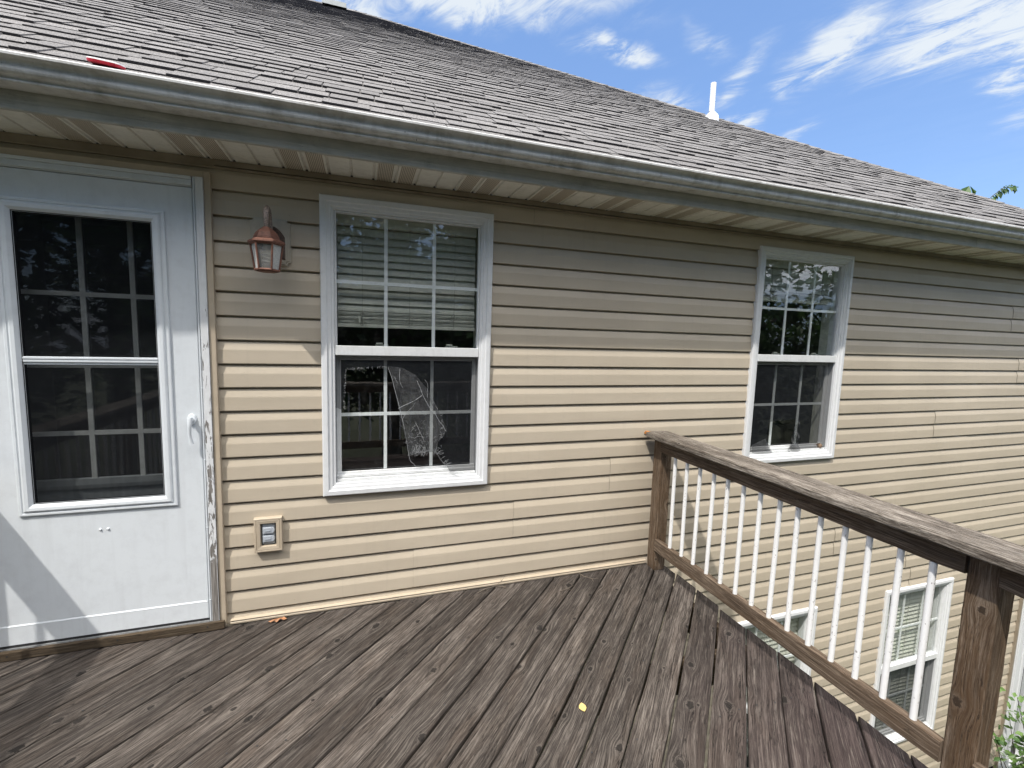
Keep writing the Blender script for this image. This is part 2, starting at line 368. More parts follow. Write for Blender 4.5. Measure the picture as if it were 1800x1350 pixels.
# ------------------------------------------------------------ object helpers
def link(o, parent=None):
    COL.objects.link(o)
    if parent is not None: o.parent = parent
    return o
def thing(name, label, cat, loc=(0, 0, 0), group=None):
    o = bpy.data.objects.new(name, None); o.location = loc; COL.objects.link(o)
    o['label'] = label; o['category'] = cat
    if group: o['group'] = group
    return o
def wpos(o):
    p = Vector((0, 0, 0))
    while o is not None: p += Vector(o.location); o = o.parent
    return p
def obj(name, bm, mats, parent=None, smooth=False, label=None, rep=None):
    """vertices are given in world metres; the object's origin is its base centre"""
    me = bpy.data.meshes.new(name)
    if bm.verts:
        xs = [v.co.x for v in bm.verts]; ys = [v.co.y for v in bm.verts]; zs = [v.co.z for v in bm.verts]
        org = Vector(((min(xs) + max(xs)) / 2, (min(ys) + max(ys)) / 2, min(zs)))
    else: org = Vector((0, 0, 0))
    bm.normal_update()
    bm.to_mesh(me); bm.free()
    me.transform(Matrix.Translation(-org))
    if not isinstance(mats, (list, tuple)): mats = [mats]
    for m in mats: me.materials.append(m)
    if smooth:
        for p in me.polygons: p.use_smooth = True
    o = bpy.data.objects.new(name, me)
    link(o, parent); o.location = org - (wpos(parent) if parent is not None else Vector((0, 0, 0)))
    if label: o['label'] = label
    return o
def tag(o, label, cat, group=None):
    o['label'] = label; o['category'] = cat
    if group: o['group'] = group
    return o
def quad(bm, pts, mi=0):
    f = bm.faces.new([bm.verts.new(p) for p in pts]); f.material_index = mi; return f
def box(bm, x0, x1, y0, y1, z0, z1, mi=0, bev=0):
    v = [bm.verts.new((x, y, z)) for x in (x0, x1) for y in (y0, y1) for z in (z0, z1)]
    fs = [bm.faces.new([v[i] for i in q]) for q in ((0, 1, 3, 2), (4, 6, 7, 5), (0, 4, 5, 1), (2, 3, 7, 6), (0, 2, 6, 4), (1, 5, 7, 3))]
    for f in fs: f.material_index = mi
    if bev:
        es = list({e for f in fs for e in f.edges})
        bmesh.ops.bevel(bm, geom=es, offset=bev, segments=2, affect='EDGES', profile=.6)
    return fs
def ring(bm, x0, x1, z0, z1, prof, mi=0, close=False):
    """mitred frame: prof = [(inset, y), ...]"""
    rows = []
    for (i, y) in prof:
        rows.append([bm.verts.new(p) for p in ((x0 + i, y, z0 + i), (x1 - i, y, z0 + i), (x1 - i, y, z1 - i), (x0 + i, y, z1 - i))])
    n = len(rows)
    for a in range(n if close else n - 1):
        A = rows[a]; B = rows[(a + 1) % n]
        for k in range(4):
            f = bm.faces.new((A[k], A[(k + 1) % 4], B[(k + 1) % 4], B[k])); f.material_index = mi
def tube(bm, pts, r, seg=8, cap=True, mi=0):
    pts = [Vector(p) for p in pts]; rs = r if isinstance(r, (list, tuple)) else [r] * len(pts)
    rings = []
    up = None
    for i, p in enumerate(pts):
        t = (pts[min(i + 1, len(pts) - 1)] - pts[max(i - 1, 0)]).normalized()
        if up is None: up = t.orthogonal().normalized()
        else: up = (up - t * up.dot(t)).normalized()
        s = t.cross(up)
        rings.append([bm.verts.new(p + (up * math.cos(2 * math.pi * k / seg) + s * math.sin(2 * math.pi * k / seg)) * rs[i]) for k in range(seg)])
    for a, b in zip(rings, rings[1:]):
        for k in range(seg):
            f = bm.faces.new((a[k], a[(k + 1) % seg], b[(k + 1) % seg], b[k])); f.smooth = True; f.material_index = mi
    if cap:
        for rg in (rings[0][::-1], rings[-1]):      # separate vertices, so the caps do not bend the side normals
            f = bm.faces.new([bm.verts.new(v.co) for v in rg]); f.material_index = mi
def extrude_x(bm, prof, x0, x1, mi=0, closed=True, nx=1):
    cols = []
    for i in range(nx + 1):
        x = x0 + (x1 - x0) * i / nx
        cols.append([bm.verts.new((x, y, z)) for (y, z) in prof])
    n = len(prof)
    for a, b in zip(cols, cols[1:]):
        for k in range(n if closed else n - 1):
            f = bm.faces.new((a[k], a[(k + 1) % n], b[(k + 1) % n], b[k])); f.material_index = mi
    if closed:
        bm.faces.new(cols[0][::-1]); bm.faces.new(cols[-1])
def lumber(bm, a, b, w, t, up=(0, 0, 1), seg=24, wob=.0008, bev=.004, mi=0):
    """a board from a to b; w across, t along 'up'; UV laid in metres along the grain"""
    uvl = bm.loops.layers.uv.verify()
    a = Vector(a); b = Vector(b); d = (b - a); L = d.length; d.normalize(); up = Vector(up); s = d.cross(up).normalized(); up = s.cross(d).normalized()
    hw, ht = w / 2, t / 2; c = bev
    prof = [(-hw + c, -ht), (hw - c, -ht), (hw, -ht + c), (hw, ht - c), (hw - c, ht), (-hw + c, ht), (-hw, ht - c), (-hw, -ht + c)]
    ou, ov = random.uniform(0, 40), random.uniform(0, 40)
    per = [0]
    for i in range(8):
        p, q = prof[i], prof[(i + 1) % 8]; per.append(per[-1] + math.hypot(q[0] - p[0], q[1] - p[1]))
    rows = []
    for i in range(seg + 1):
        f = i / seg; e = c * .7 if i in (0, seg) else 0
        rows.append([bm.verts.new(a + d * (f * L) + s * (px * (1 - e / hw) + random.uniform(-wob, wob)) + up * (pz * (1 - e / ht) + random.uniform(-wob, wob))) for (px, pz) in prof])
    for i in range(seg):
        for k in range(8):
            f = bm.faces.new((rows[i][k], rows[i][(k + 1) % 8], rows[i + 1][(k + 1) % 8], rows[i + 1][k])); f.material_index = mi
            for l, (uu, vv) in zip(f.loops, ((i, k), (i, k + 1), (i + 1, k + 1), (i + 1, k))):
                l[uvl].uv = (ou + uu / seg * L, ov + per[vv])
            f.smooth = False
    for rw, u0 in ((rows[0][::-1], ou), (rows[-1], ou + L)):
        f = bm.faces.new(rw)
        for l in f.loops: l[uvl].uv = (u0 + (l.vert.co - a).dot(up) * .3, ov + (l.vert.co - a).dot(s))

NEW = bmesh.new
GZ = -3.2        # ground level below the raised deck

# ------------------------------------------------------------ ground
bm = NEW(); quad(bm, [(-90, -90, GZ), (110, -90, GZ), (110, 90, GZ), (-90, 90, GZ)])
gr = obj('ground', bm, GRASS); gr['kind'] = 'structure'

# ------------------------------------------------------------ house
house = thing('house', 'beige vinyl-sided house with grey shingle roof and white windows', 'house', (3.0, 0.0, GZ))
WX, WH = .976, 1.68
wins = [(-.214, .697), (2.836, .697), (2.836, -2.325), (4.70, -2.325)]
door_open = (-1.735, -.745, .0, 2.385)
openings = [(x + .03, x + WX - .03, z + .03, z + WH - .03) for x, z in wins] + [door_open, (7.02, 7.75, -3, -.9)]
EX = .127; K0 = 2.346; XL, XR = -4.2, 6.93
prof = [(K0, 0)]
def course_poly(zb, off):
    zt = zb + EX
    return [(zt + .003, .024), (zt - .0105, .024), (zt - .0108, .0104), (zt - .0490, .0008), (zt - .0530, .0), (zt - .057, -.0003), (zb + .004, -.0016), (zb + .0008, -.0006), (zb, .0015), (zb + .0006, .024)]
def clip(poly, a, b):
    out = []
    for (z0, y0), (z1, y1) in zip(poly, poly[1:]):
        if z1 < z0:
            if z0 <= a or z1 >= b: continue
            s0 = min(z0, b); s1 = max(z1, a)
            p0 = y0 + (y1 - y0) * (z0 - s0) / (z0 - z1); p1 = y0 + (y1 - y0) * (z0 - s1) / (z0 - z1)
            if not out or abs(out[-1][0] - s0) > 1e-6: out.append((s0, p0))
            out.append((s1, p1))
        elif a < z0 < b and out: out.append((z1, y1))
    return out
random.seed(3)
seams = {}
fixed = {-2: [1.027], 12: [1.663, 5.63], 14: [.952, 4.94], 16: [.302, 4.35], 10: [5.1]}
for k in range(-2, 46, 2):
    if k in fixed: seams[k] = fixed[k]
    elif k < 12: seams[k] = [random.uniform(5.9, 6.6)] if k % 4 else []
    else: seams[k] = [random.uniform(2.4, 6.6)]
bm = NEW()
for k in range(-1, 44):
    zb = K0 - EX * k
    zt = zb + EX
    kk = (k - 1) - ((k - 1) % 2)
    bps = sorted({XL, XR, *[o[0] for o in openings if o[0] < XR], *[min(o[1], XR) for o in openings if o[0] < XR], *seams.get(kk, [])})
    for x0, x1 in zip(bps, bps[1:]):
        xm = (x0 + x1) / 2
        rngs = [(zb - .001, min(zt + .003, 2.483))]
        for o in openings:
            if o[0] < xm < o[1]:
                nr = []
                for a, b in rngs:
                    if o[2] >= b or o[3] <= a: nr.append((a, b)); continue
                    if o[2] > a: nr.append((a, o[2]))
                    if o[3] < b: nr.append((o[3], b))
                rngs = nr
        side = sum(1 for s in seams.get(kk, []) if s <= x0 + 1e-6)
        off = -.0028 if side % 2 else 0.0
        for a, b in rngs:
            if b - a < .002: continue
            pl = clip(course_poly(zb, 0), a, b)
            if len(pl) < 2: continue
            nx = max(1, int((x1 - x0) / .5))
            dzs = .0018 if side % 2 else 0
            cols = []
            for i in range(nx + 1):
                x = x0 + (x1 - x0) * i / nx
                j = random.uniform(-.0004, .0004) if 0 < i < nx else 0
                cols.append([bm.verts.new((x, y + off + j, z + dzs)) for z, y in pl])
            for A, B in zip(cols, cols[1:]):
                for q in range(len(pl) - 1): bm.faces.new((A[q], A[q + 1], B[q + 1], B[q]))
obj('wall', bm, SIDING, house)
# plain returns of the house: side and back walls, dim rooms behind the windows
bm = NEW()
box(bm, -9.9, 7.5, .30, .34, 2.2, 2.46); box(bm, 7.46, 7.5, .34, 15.4, GZ, 2.46); box(bm, -9.9, 7.5, 15.4, 15.44, GZ, 2.46); box(bm, -9.9, -9.86, .34, 15.4, GZ, 2.46)
box(bm, -9.9, -4.2, .01, .05, GZ, 2.46)
obj('rear_wall', bm, TAN, house)
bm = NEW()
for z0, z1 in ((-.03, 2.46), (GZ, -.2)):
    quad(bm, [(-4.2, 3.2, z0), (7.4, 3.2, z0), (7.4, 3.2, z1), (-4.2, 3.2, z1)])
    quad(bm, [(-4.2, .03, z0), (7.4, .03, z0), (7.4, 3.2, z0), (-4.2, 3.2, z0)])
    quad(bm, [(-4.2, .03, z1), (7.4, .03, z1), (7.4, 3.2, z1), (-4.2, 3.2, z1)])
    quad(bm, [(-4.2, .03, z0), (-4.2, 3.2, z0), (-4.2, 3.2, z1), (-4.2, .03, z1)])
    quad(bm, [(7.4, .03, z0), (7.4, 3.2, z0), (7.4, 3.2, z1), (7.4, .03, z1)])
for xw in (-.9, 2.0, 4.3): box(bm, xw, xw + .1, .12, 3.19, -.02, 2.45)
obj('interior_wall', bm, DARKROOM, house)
# sheathing right behind the siding so no light leaks around it
bm = NEW()
bx = sorted({XL, 7.4, *[o[0] for o in openings], *[min(o[1], 7.4) for o in openings]})
for x0, x1 in zip(bx, bx[1:]):
    xm = (x0 + x1) / 2; rg = [(GZ, 2.455)]
    for o in openings:
        if o[0] < xm < o[1]:
            rg = [q for a, b in rg for q in ((a, min(b, o[2])), (max(a, o[3]), b)) if q[1] - q[0] > .01]
    for a, b in rg: quad(bm, [(x0, .026, a), (x1, .026, a), (x1, .026, b), (x0, .026, b)])
obj('sheathing', bm, SEAL, house)
bm = NEW()
extrude_x(bm, [(.008, .000), (-.014, .000), (-.0155, .004), (-.0155, .011), (-.013, .014), (-.013, .019), (-.0165, .021), (-.0165, .0235), (-.005, .026), (.008, .026)], -.700, 2.0)
obj('base_trim', bm, TAN, house)
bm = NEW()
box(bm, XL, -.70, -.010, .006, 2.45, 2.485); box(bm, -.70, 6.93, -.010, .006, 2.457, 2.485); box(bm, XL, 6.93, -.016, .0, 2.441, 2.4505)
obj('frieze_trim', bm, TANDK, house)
# white corner board and patio door at the far end of the basement storey
bm = NEW()
box(bm, 6.955, 7.07, -.03, .012, GZ, 2.44, bev=.004); box(bm, 6.975, 7.05, -.036, -.0301, GZ, 2.43, bev=.002)
obj('corner_board', bm, WHITE, house)
bm = NEW(); box(bm, 6.925, 6.952, -.022, .006, GZ, 2.44)
obj('channel_trim', bm, TANDK, house)
bm = NEW()
ring(bm, 7.075, 7.46, GZ, -1.10, [(0, .01), (0, -.03), (.01, -.036), (.05, -.036), (.055, -.02), (.07, -.02), (.07, .06)])
box(bm, 7.07, 7.5, -.04, .01, -1.098, -1.04, bev=.004)
pd = obj('patio_door', bm, WHITE, house)
bm = NEW(); quad(bm, [(7.14, .03, GZ + .07), (7.39, .03, GZ + .07), (7.39, .03, -1.17), (7.14, .03, -1.17)]); obj('pane', bm, GLASS, pd)
bm = NEW(); box(bm, 7.073, 7.5, -.012, .012, -1.03, 2.44); obj('end_wall', bm, SIDING, house)

# ------------------------------------------------------------ windows
def slat_row(bm, x0, x1, y, z, w, tilt, thick=.0025, sag=0, skew=0):
    n = 5; rows = []
    c, s = math.cos(tilt), math.sin(tilt)
    for xx, dz in ((x0, 0), ((x0 + x1) / 2, -sag), (x1, skew)):
        rows.append([bm.verts.new((xx, y + (i / (n - 1) - .5) * w * c, z + dz + (i / (n - 1) - .5) * w * s + .003 * math.sin(math.pi * i / (n - 1)))) for i in range(n)])
    for A, B in zip(rows, rows[1:]):
        for q in range(n - 1):
            f = bm.faces.new((A[q], A[q + 1], B[q + 1], B[q])); f.smooth = True
def blind(parent, x0, x1, ztop, zbot, stack, y=.098, tilt=R(66), pitch=.043, skew=0, cordz=None, ladder=3):
    bm = NEW()
    box(bm, x0, x1, y - .025, y + .025, ztop - .055, ztop, bev=.003)
    z = ztop - .085
    while z > zbot + stack + .02:
        slat_row(bm, x0, x1, y, z, .05, tilt + random.uniform(-.05, .05), sag=.001, skew=skew * (ztop - z)); z -= pitch
    if stack:
        n = int(stack / .0062)
        for i in range(n):
            slat_row(bm, x0 + random.uniform(0, .003), x1 - random.uniform(0, .003), y + random.uniform(-.006, .004), zbot + .02 + i * .0062 + random.uniform(-.0012, .0012), .05, random.uniform(.45, .85), sag=random.uniform(-.003, .004), skew=random.uniform(-.004, .004))
    box(bm, x0, x1, y - .026, y + .024, zbot, zbot + .017, bev=.002)
    b = obj('blind', bm, BLIND, parent)
    bm = NEW()
    for f in [(i + .5) / ladder for i in range(ladder)]:
        xx = x0 + (x1 - x0) * f
        bm = NEW()
        tube(bm, [(xx, y - .032, ztop - .05), (xx + .001, y - .034, (ztop + zbot) / 2), (xx, y - .03, zbot + .01)], .0014, 5)
        if stack:
            for q in range(4):
                a0 = random.uniform(0, 6); cx_, cz_ = xx + random.uniform(-.012, .012), zbot + random.uniform(.01, stack)
                tube(bm, [(cx_ + .013 * math.cos(a0 + t * .9), y - .036 - .002 * t, cz_ + .010 * math.sin(a0 + t * 1.1)) for t in range(7)], .0011, 5)
        obj('cord', bm, CORD, parent)
    if cordz: bm = NEW(); box(bm, x0 + .115, x0 + .127, y - .05, y - .04, cordz, cordz + .035, bev=.003); obj('pull_tassel', bm, BLIND, parent)
def build_window(ix, label, blind_args, locks=True, screen=None):
    x0, z0 = wins[ix]; x1, z1 = x0 + WX, z0 + WH
    bm = NEW()
    ring(bm, x0, x1, z0, z1, [(0, .012), (0, -.016), (.003, -.022), (.007, -.024), (.030, -.025), (.033, -.021), (.036, -.017), (.052, -.015), (.055, -.012), (.057, -.008), (.068, -.007), (.071, -.003), (.071, .085)])
    w = obj('window', bm, WHITE, house, label=label)
    gx0, gx1 = x0 + .0712, x1 - .0712; zt = z1 - .0712; zb = z0 + .0712; zm = z0 + .841
    # upper sash (outer track) and meeting rail
    bm = NEW()
    ring(bm, gx0, gx1, zm - .024, zt, [(0, .05), (0, .006), (.004, .004), (.010, .004), (.012, .012), (.012, .034)])
    box(bm, gx0 + .0015, gx1 - .0015, -.004, .046, zm - .027, zm + .027, bev=.003)
    obj('upper_sash', bm, SASH, w)
    bm = NEW()
    ring(bm, gx0 + .002, gx1 - .002, zb + .012, zm - .03, [(0, .082), (0, .05), (.004, .046), (.022, .046), (.026, .052), (.026, .064)])
    for i, zz in enumerate((zb + .001, zb + .020, zb + .036)):
        box(bm, gx0 + .003, gx1 - .003, .012 + .012 * i, .05, zz, zz + .0165, bev=.0025)
    obj('lower_sash', bm, SASH, w)
    def panes(za, zc, y, nm='pane'):
        bm = NEW(); quad(bm, [(gx0 + .01, y, za), (gx1 - .01, y, za), (gx1 - .01, y, zc), (gx0 + .01, y, zc)]); obj(nm, bm, GLASS, w)
        bm = NEW()
        for t in (1 / 3, 2 / 3):
            xx = gx0 + (gx1 - gx0) * t; box(bm, xx - .0095, xx + .0095, y + .004, y + .011, za, zc)
        zz = (za + zc) / 2; box(bm, gx0 + .01, gx1 - .01, y + .0032, y + .0118, zz - .0095, zz + .0095)
        obj('muntin_grid', bm, GRID, w)
    panes(zm + .015, zt - .008, .024); panes(zb + .05, zm - .04, .062)
    if locks:
        for t in (.30, .80):
            xx = gx0 + (gx1 - gx0) * t; bm = NEW()
            box(bm, xx - .03, xx + .03, .062, .075, zm + .027, zm + .036, bev=.002); box(bm, xx - .026, xx + .012, .056, .070, zm + .037, zm + .047, bev=.003); box(bm, xx + .002, xx + .045, .060, .066, zm + .030, zm + .036, bev=.002)
            obj('sash_lock', bm, BLIND, w)
    # jamb lining inside
    bm = NEW(); ring(bm, gx0 - .01, gx1 + .01, zb - .01, zt + .01, [(0, .088), (.008, .088), (.008, .16), (0, .16)]); obj('jamb', bm, BLIND, w)
    if blind_args: blind(w, gx0 + .012, gx1 - .012, zt - .002, **blind_args)
    return w, gx0, gx1, zb, zm, zt
def sheet(bm, poly, y, mi=0, res=14, bend=None):
    """a screen polygon (x,z) as a fine mesh, optionally bent out of plane"""
    vs = [bm.verts.new((x, y, z)) for x, z in poly]; f = bm.faces.new(vs); f.material_index = mi
    f.normal_update(); bmesh.ops.triangulate(bm, faces=[f], ngon_method='EAR_CLIP')
    if bend:
        mine = set(vs)
        for ax, n_ in (((1, 0, 0), 60), ((0, 0, 1), 60)):
            lo = min(v.co.x if ax[0] else v.co.z for v in bm.verts); hi = max(v.co.x if ax[0] else v.co.z for v in bm.verts)
            q = lo + .012
            while q < hi:
                bmesh.ops.bisect_plane(bm, geom=bm.verts[:] + bm.edges[:] + bm.faces[:], plane_co=(q, 0, 0) if ax[0] else (0, 0, q), plane_no=ax); q += .012
        for v in bm.verts: v.co = Vector(bend(v.co))
        for f_ in bm.faces: f_.smooth = True
def px1(cx_, cy_):     # photo detail of the first window's lower half -> wall-plane metres
    gx = -.144 + (cx_ - 228) / (1290 - 228) * .834
    return gx, 1.510 - (cy_ - 160) / (1060 - 160) * .765
w1, a0, a1, zb1, zm1, zt1 = build_window(0, 'window nearest the door, blind half raised, lower screen badly torn', dict(zbot=1.672, stack=.095, cordz=1.70))
bm = NEW()
hole = [(300, 250), (440, 246), (585, 226)]
sheet(bm, [px1(*q) for q in ((222, 160), (600, 160), (600, 232), (470, 245), (380, 240), (303, 250), (296, 420), (278, 520), (262, 528), (240, 515), (222, 520))], .015)
bm2 = NEW(); sheet(bm2, [px1(*q) for q in ((600, 160), (1295, 160), (1295, 1080), (1130, 1070), (1080, 1010), (1030, 930), (965, 850), (1000, 700), (960, 560), (880, 420), (760, 300), (640, 250), (600, 232))], .0152)
me_t = bpy.data.meshes.new('t'); bm2.to_mesh(me_t); bm2.free(); bm.from_mesh(me_t)
obj('torn_screen', bm, SCREEN, w1)
bm = NEW()
def bend1(c):
    x, y, z = c; d = max(0, 1.44 - z)
    return (x, y - .006 - .035 * d + .012 * math.sin(x * 34 + z * 16) * min(1, d * 4) + .004 * math.sin(x * 120 + z * 71) + .0022 * math.sin(x * 260 - z * 190), z)
sheet(bm, [px1(*q) for q in ((600, 228), (700, 240), (800, 290), (900, 400), (975, 540), (1050, 690), (1020, 740), (975, 770), (960, 850), (880, 842), (755, 862), (735, 760), (700, 640), (680, 540), (640, 370))], .012, bend=bend1)
obj('screen_flap', bm, FLAP, w1)
bm = NEW()
def thr(pts, r=.0009):
    r *= .8
    Q = []
    for i in range(len(pts) - 1):
        for t in (0, .5): 
            x = pts[i][0] * (1 - t) + pts[i + 1][0] * t + random.uniform(-7, 7); y = pts[i][1] * (1 - t) + pts[i + 1][1] * t + random.uniform(-7, 7); Q.append((x, y))
    Q.append(pts[-1]); tube(bm, [(px1(*q)[0], -.004 - random.uniform(0, .008), px1(*q)[1]) for q in Q], r, 4)
thr([(602, 240), (640, 370), (690, 540), (735, 760), (757, 862), (770, 905), (812, 955)], .0013)
thr([(810, 325), (850, 430), (900, 510), (950, 580), (1010, 660), (1040, 700)], .0014); thr([(672, 525), (740, 500), (850, 435)], .0014); thr([(700, 600), (760, 540), (800, 480)])
thr([(800, 625), (840, 700), (870, 775)], .0014); thr([(690, 250), (680, 330), (705, 380)], .0012); thr([(640, 300), (670, 350)], .001); thr([(875, 325), (895, 380), (890, 450)]); thr([(965, 855), (1030, 940), (1090, 1030), (1130, 1075)], .0012)
for i in range(90):
    x = random.uniform(765, 960); thr([(x, 850 + random.uniform(-14, 6)), (x + random.uniform(-25, 25), 850 + random.uniform(-60, 30))], .0007)
for i in range(120):
    x = random.gauss(880, 75); y = random.gauss(740, 60)
    if 715 < x < 1040 and y < 850: thr([(x, y), (x + random.uniform(-30, 30), y + random.uniform(-22, 22))], .0006)
for i in range(26):
    t = random.random(); x = 965 + t * 170; y = 850 + t * 215; thr([(x, y), (x + random.uniform(10, 55), y + random.uniform(-25, 12))], .0007)
for i in range(30):
    t = random.random(); thr([(303 + t * 280, 248 - t * 18), (303 + t * 280 + random.uniform(-4, 4), 255 - t * 18 + random.uniform(0, 12))], .0006); thr([(296 - 10 * t, 260 + 260 * t), (300 - 10 * t + random.uniform(0, 8), 265 + 260 * t)], .0006)
obj('frayed_thread', bm, THREAD, w1)

w2, a0, a1, zb2, zm2, zt2 = build_window(1, 'upper window beyond the railing, screen with a small tear at its foot', dict(zbot=1.985, stack=.060, tilt=R(75)))
def px2(cx_, cy_):
    return a0 + (cx_ - 150) / (575 - 150) * (a1 - a0) + (cy_ - 960) * .0002, zm2 - .03 - (cy_ - 710) / (1235 - 710) * (zm2 - .03 - zb2)
bm = NEW()
sheet(bm, [(a0, zm2 - .02), (a1, zm2 - .02), (a1, zb2), px2(375, 1235), px2(345, 1215), px2(360, 1150), px2(378, 1080), px2(382, 1040), px2(240, 1052), px2(226, 1120), px2(232, 1190), px2(250, 1240), (a0, zb2)], .015)
obj('torn_screen', bm, SCREEN, w2)
bm = NEW()
def bend2(c): return (c[0], c[1] - .01 - .014 * math.sin(c[2] * 60 + c[0] * 40), c[2])
sheet(bm, [px2(*q) for q in ((385, 1030), (392, 1080), (388, 1160), (400, 1215), (372, 1240), (330, 1235), (345, 1190), (368, 1120), (380, 1060))], .01, bend=bend2)
obj('screen_flap', bm, FLAP, w2)
bm = NEW()
sheet(bm, [px2(*q) for q in ((140, 1180), (210, 1145), (232, 1190), (250, 1240), (190, 1240), (140, 1225))], .01, bend=lambda c: (c[0], c[1] - .006, c[2]))
obj('screen_flap', bm, FLAP, w2)
bm = NEW(); bmesh.ops.create_icosphere(bm, subdivisions=3, radius=.022, matrix=Matrix.Translation((a1 - .055, .025, zb2 + .034)))
for v in bm.verts: v.co += Vector([random.uniform(-.003, .003) for _ in range(3)])
obj('mud_nest', bm, MUD, w2)
for ix, lab, ba in ((2, 'basement window directly under the upper window beyond the railing', dict(zbot=wins[2][1] + .30, stack=.05, tilt=R(55))), (3, 'basement window with lowered slatted blind, rightmost in the wall', dict(zbot=wins[3][1] + .09, stack=0, tilt=R(48), pitch=.041, skew=-.02))):
    wl, b0, b1, zb_, zm_, zt_ = build_window(ix, lab, ba, locks=False)
    bm = NEW(); sheet(bm, [(b0, zm_ - .02), (b1, zm_ - .02), (b1, zb_), (b0, zb_)], .015); obj('screen', bm, SCREEN, wl)

# ------------------------------------------------------------ door
bm = NEW()
X0, X1, Z1 = -1.775, -.748, 2.385
def jamb(bm, xi, xo, sgn, z0, z1, mi):
    for (p0, p1, y0, y1) in ((0, .016, -.030, .02), (.0165, .030, -.024, .02), (.0305, .044, -.028, .02), (.0445, .0485, -.016, .02)):
        xa, xb = sorted((xo + sgn * p0, xo + sgn * p1)); box(bm, xa, xb, y0, y1, z0, z1, mi, bev=.0015)
jamb(bm, None, X0, 1, .045, Z1, 0)
for (p0, p1, y0) in ((0, .016, -.030), (.0165, .030, -.024), (.0305, .044, -.028), (.0445, .0485, -.016)):
    box(bm, X0 + .0487, X1 - .0502, y0, .02, Z1 - p1, Z1 - p0, 0, bev=.0015)
for (p0, p1, y0, mi) in ((0, .0335, -.031, 1), (.034, .038, -.024, 0), (.0385, .044, -.028, 0), (.0445, .049, -.016, 0)):
    box(bm, X1 - p1, X1 - p0, y0, .02, .045, Z1 - (0 if p0 == 0 else .0), mi, bev=.0015)
for zz in (.17, .58, .95, 1.33, 1.75, 2.1):
    bmesh.ops.create_cone(bm, cap_ends=True, segments=10, radius1=.0035, radius2=.002, depth=.004, matrix=Matrix.Translation((X1 - .0395, -.029, zz)) @ Matrix.Rotation(R(90), 4, 'X'))
df = obj('door_frame', bm, [DOORW, PEEL], house)
bm = NEW()    # tan J channel round the door
for (xa, xb, za, zc) in ((X1 + .001, X1 + .030, .0, Z1 + .032), (X0 - .030, X0 - .001, .0, Z1 + .032), (X0 - .001, X1 + .001, Z1 + .001, Z1 + .032)):
    box(bm, xa, xb, -.022, .008, za, zc, bev=.003)
obj('door_channel', bm, TAN, house)
# storm door
SX0, SX1, SZ0, SZ1 = -1.692, -.800, .058, 2.333
bm = NEW()
gx0, gx1, gz0, gz1 = -1.512, -.976, .766, 2.150
for (xa, xb, za, zc) in ((SX0, gx0 + .005, SZ0, SZ1), (gx1 - .005, SX1, SZ0, SZ1), (gx0 + .005, gx1 - .005, SZ0, gz0 + .005), (gx0 + .005, gx1 - .005, gz1 - .005, SZ1)):
    v = [bm.verts.new(q) for q in ((xa, -.010, za), (xb, -.010, za), (xb, -.010, zc), (xa, -.010, zc))]; bm.faces.new(v)
for (xa, xb) in ((SX0, SX0), (SX1, SX1)): quad(bm, [(xa, -.010, SZ0), (xa, .02, SZ0), (xa, .02, SZ1), (xa, -.010, SZ1)])
quad(bm, [(SX0, -.010, SZ1), (SX1, -.010, SZ1), (SX1, .02, SZ1), (SX0, .02, SZ1)])
box(bm, SX1 - .012, SX1 - .002, -.0125, -.0102, SZ0 + .01, SZ1 - .005, bev=.0008)
storm = obj('storm_door', bm, DOORW, house)
bm = NEW(); ring(bm, gx0 - .056, gx1 + .056, gz0 - .056, gz1 + .056, [(0, -.0105), (0, -.018), (.004, -.020), (.013, -.020), (.015, -.0165), (.019, -.0165), (.022, -.022), (.028, -.025), (.042, -.024), (.054, -.015), (.056, -.012), (.056, .015)])
obj('glazing_frame', bm, DOORW, storm)
bm = NEW(); ring(bm, gx0, gx1, gz0, gz1, [(0, -.012), (.0035, -.012), (.0035, .012)]); obj('gasket', bm, SEAL, storm)
bm = NEW(); box(bm, gx0 + .004, gx1 - .001, -.014, .012, 1.458, 1.484, bev=.002); box(bm, gx0 + .004, gx1 - .001, -.008, .012, 1.446, 1.4575, bev=.001); box(bm, gx0 + .004, gx1 - .001, -.0165, -.0142, 1.474, 1.480); obj('glazing_bar', bm, DOORW, storm)
bm = NEW(); quad(bm, [(gx0, .008, 1.47), (gx1, .008, 1.47), (gx1, .008, gz1), (gx0, .008, gz1)]); quad(bm, [(gx0, .0, gz0), (gx1, .0, gz0), (gx1, .0, 1.452), (gx0, .0, 1.452)]); obj('pane', bm, GLASS, storm)
bm = NEW(); quad(bm, [(gx0, -.0045, gz0), (gx1, -.0045, gz0), (gx1, -.0045, gz1), (gx0, -.0045, gz1)]); obj('screen', bm, DOORSCR, storm)
bm = NEW(); box(bm, SX0 + .004, SX1 - .004, -.0135, -.0102, SZ0 + .002, .155, bev=.001); quad(bm, [(SX0 + .004, -.0145, .155), (SX1 - .004, -.0145, .155), (SX1 - .004, -.0103, .162), (SX0 + .004, -.0103, .162)])
obj('kick_plate', bm, DOORW, storm)
bm = NEW()
bmesh.ops.create_cone(bm, cap_ends=True, segments=24, radius1=.0225, radius2=.019, depth=.010, matrix=Matrix.Translation((-.842, -.016, 1.165)) @ Matrix.Rotation(R(90), 4, 'X') @ Matrix.Diagonal((1, 1.35, 1, 1)))
tube(bm, [(-.842, -.02, 1.165), (-.842, -.045, 1.165)], .012, 14)
tube(bm, [(-.842, -.040, 1.178), (-.842, -.048, 1.155), (-.843, -.050, 1.125), (-.844, -.047, 1.09), (-.842, -.044, 1.06), (-.838, -.044, 1.040)], [.013, .0115, .0085, .0078, .009, .0105], 12)
tube(bm, [(-.842, -.046, 1.166), (-.842, -.056, 1.166)], .006, 12)
obj('handle', bm, DOORW, storm)
bm = NEW()
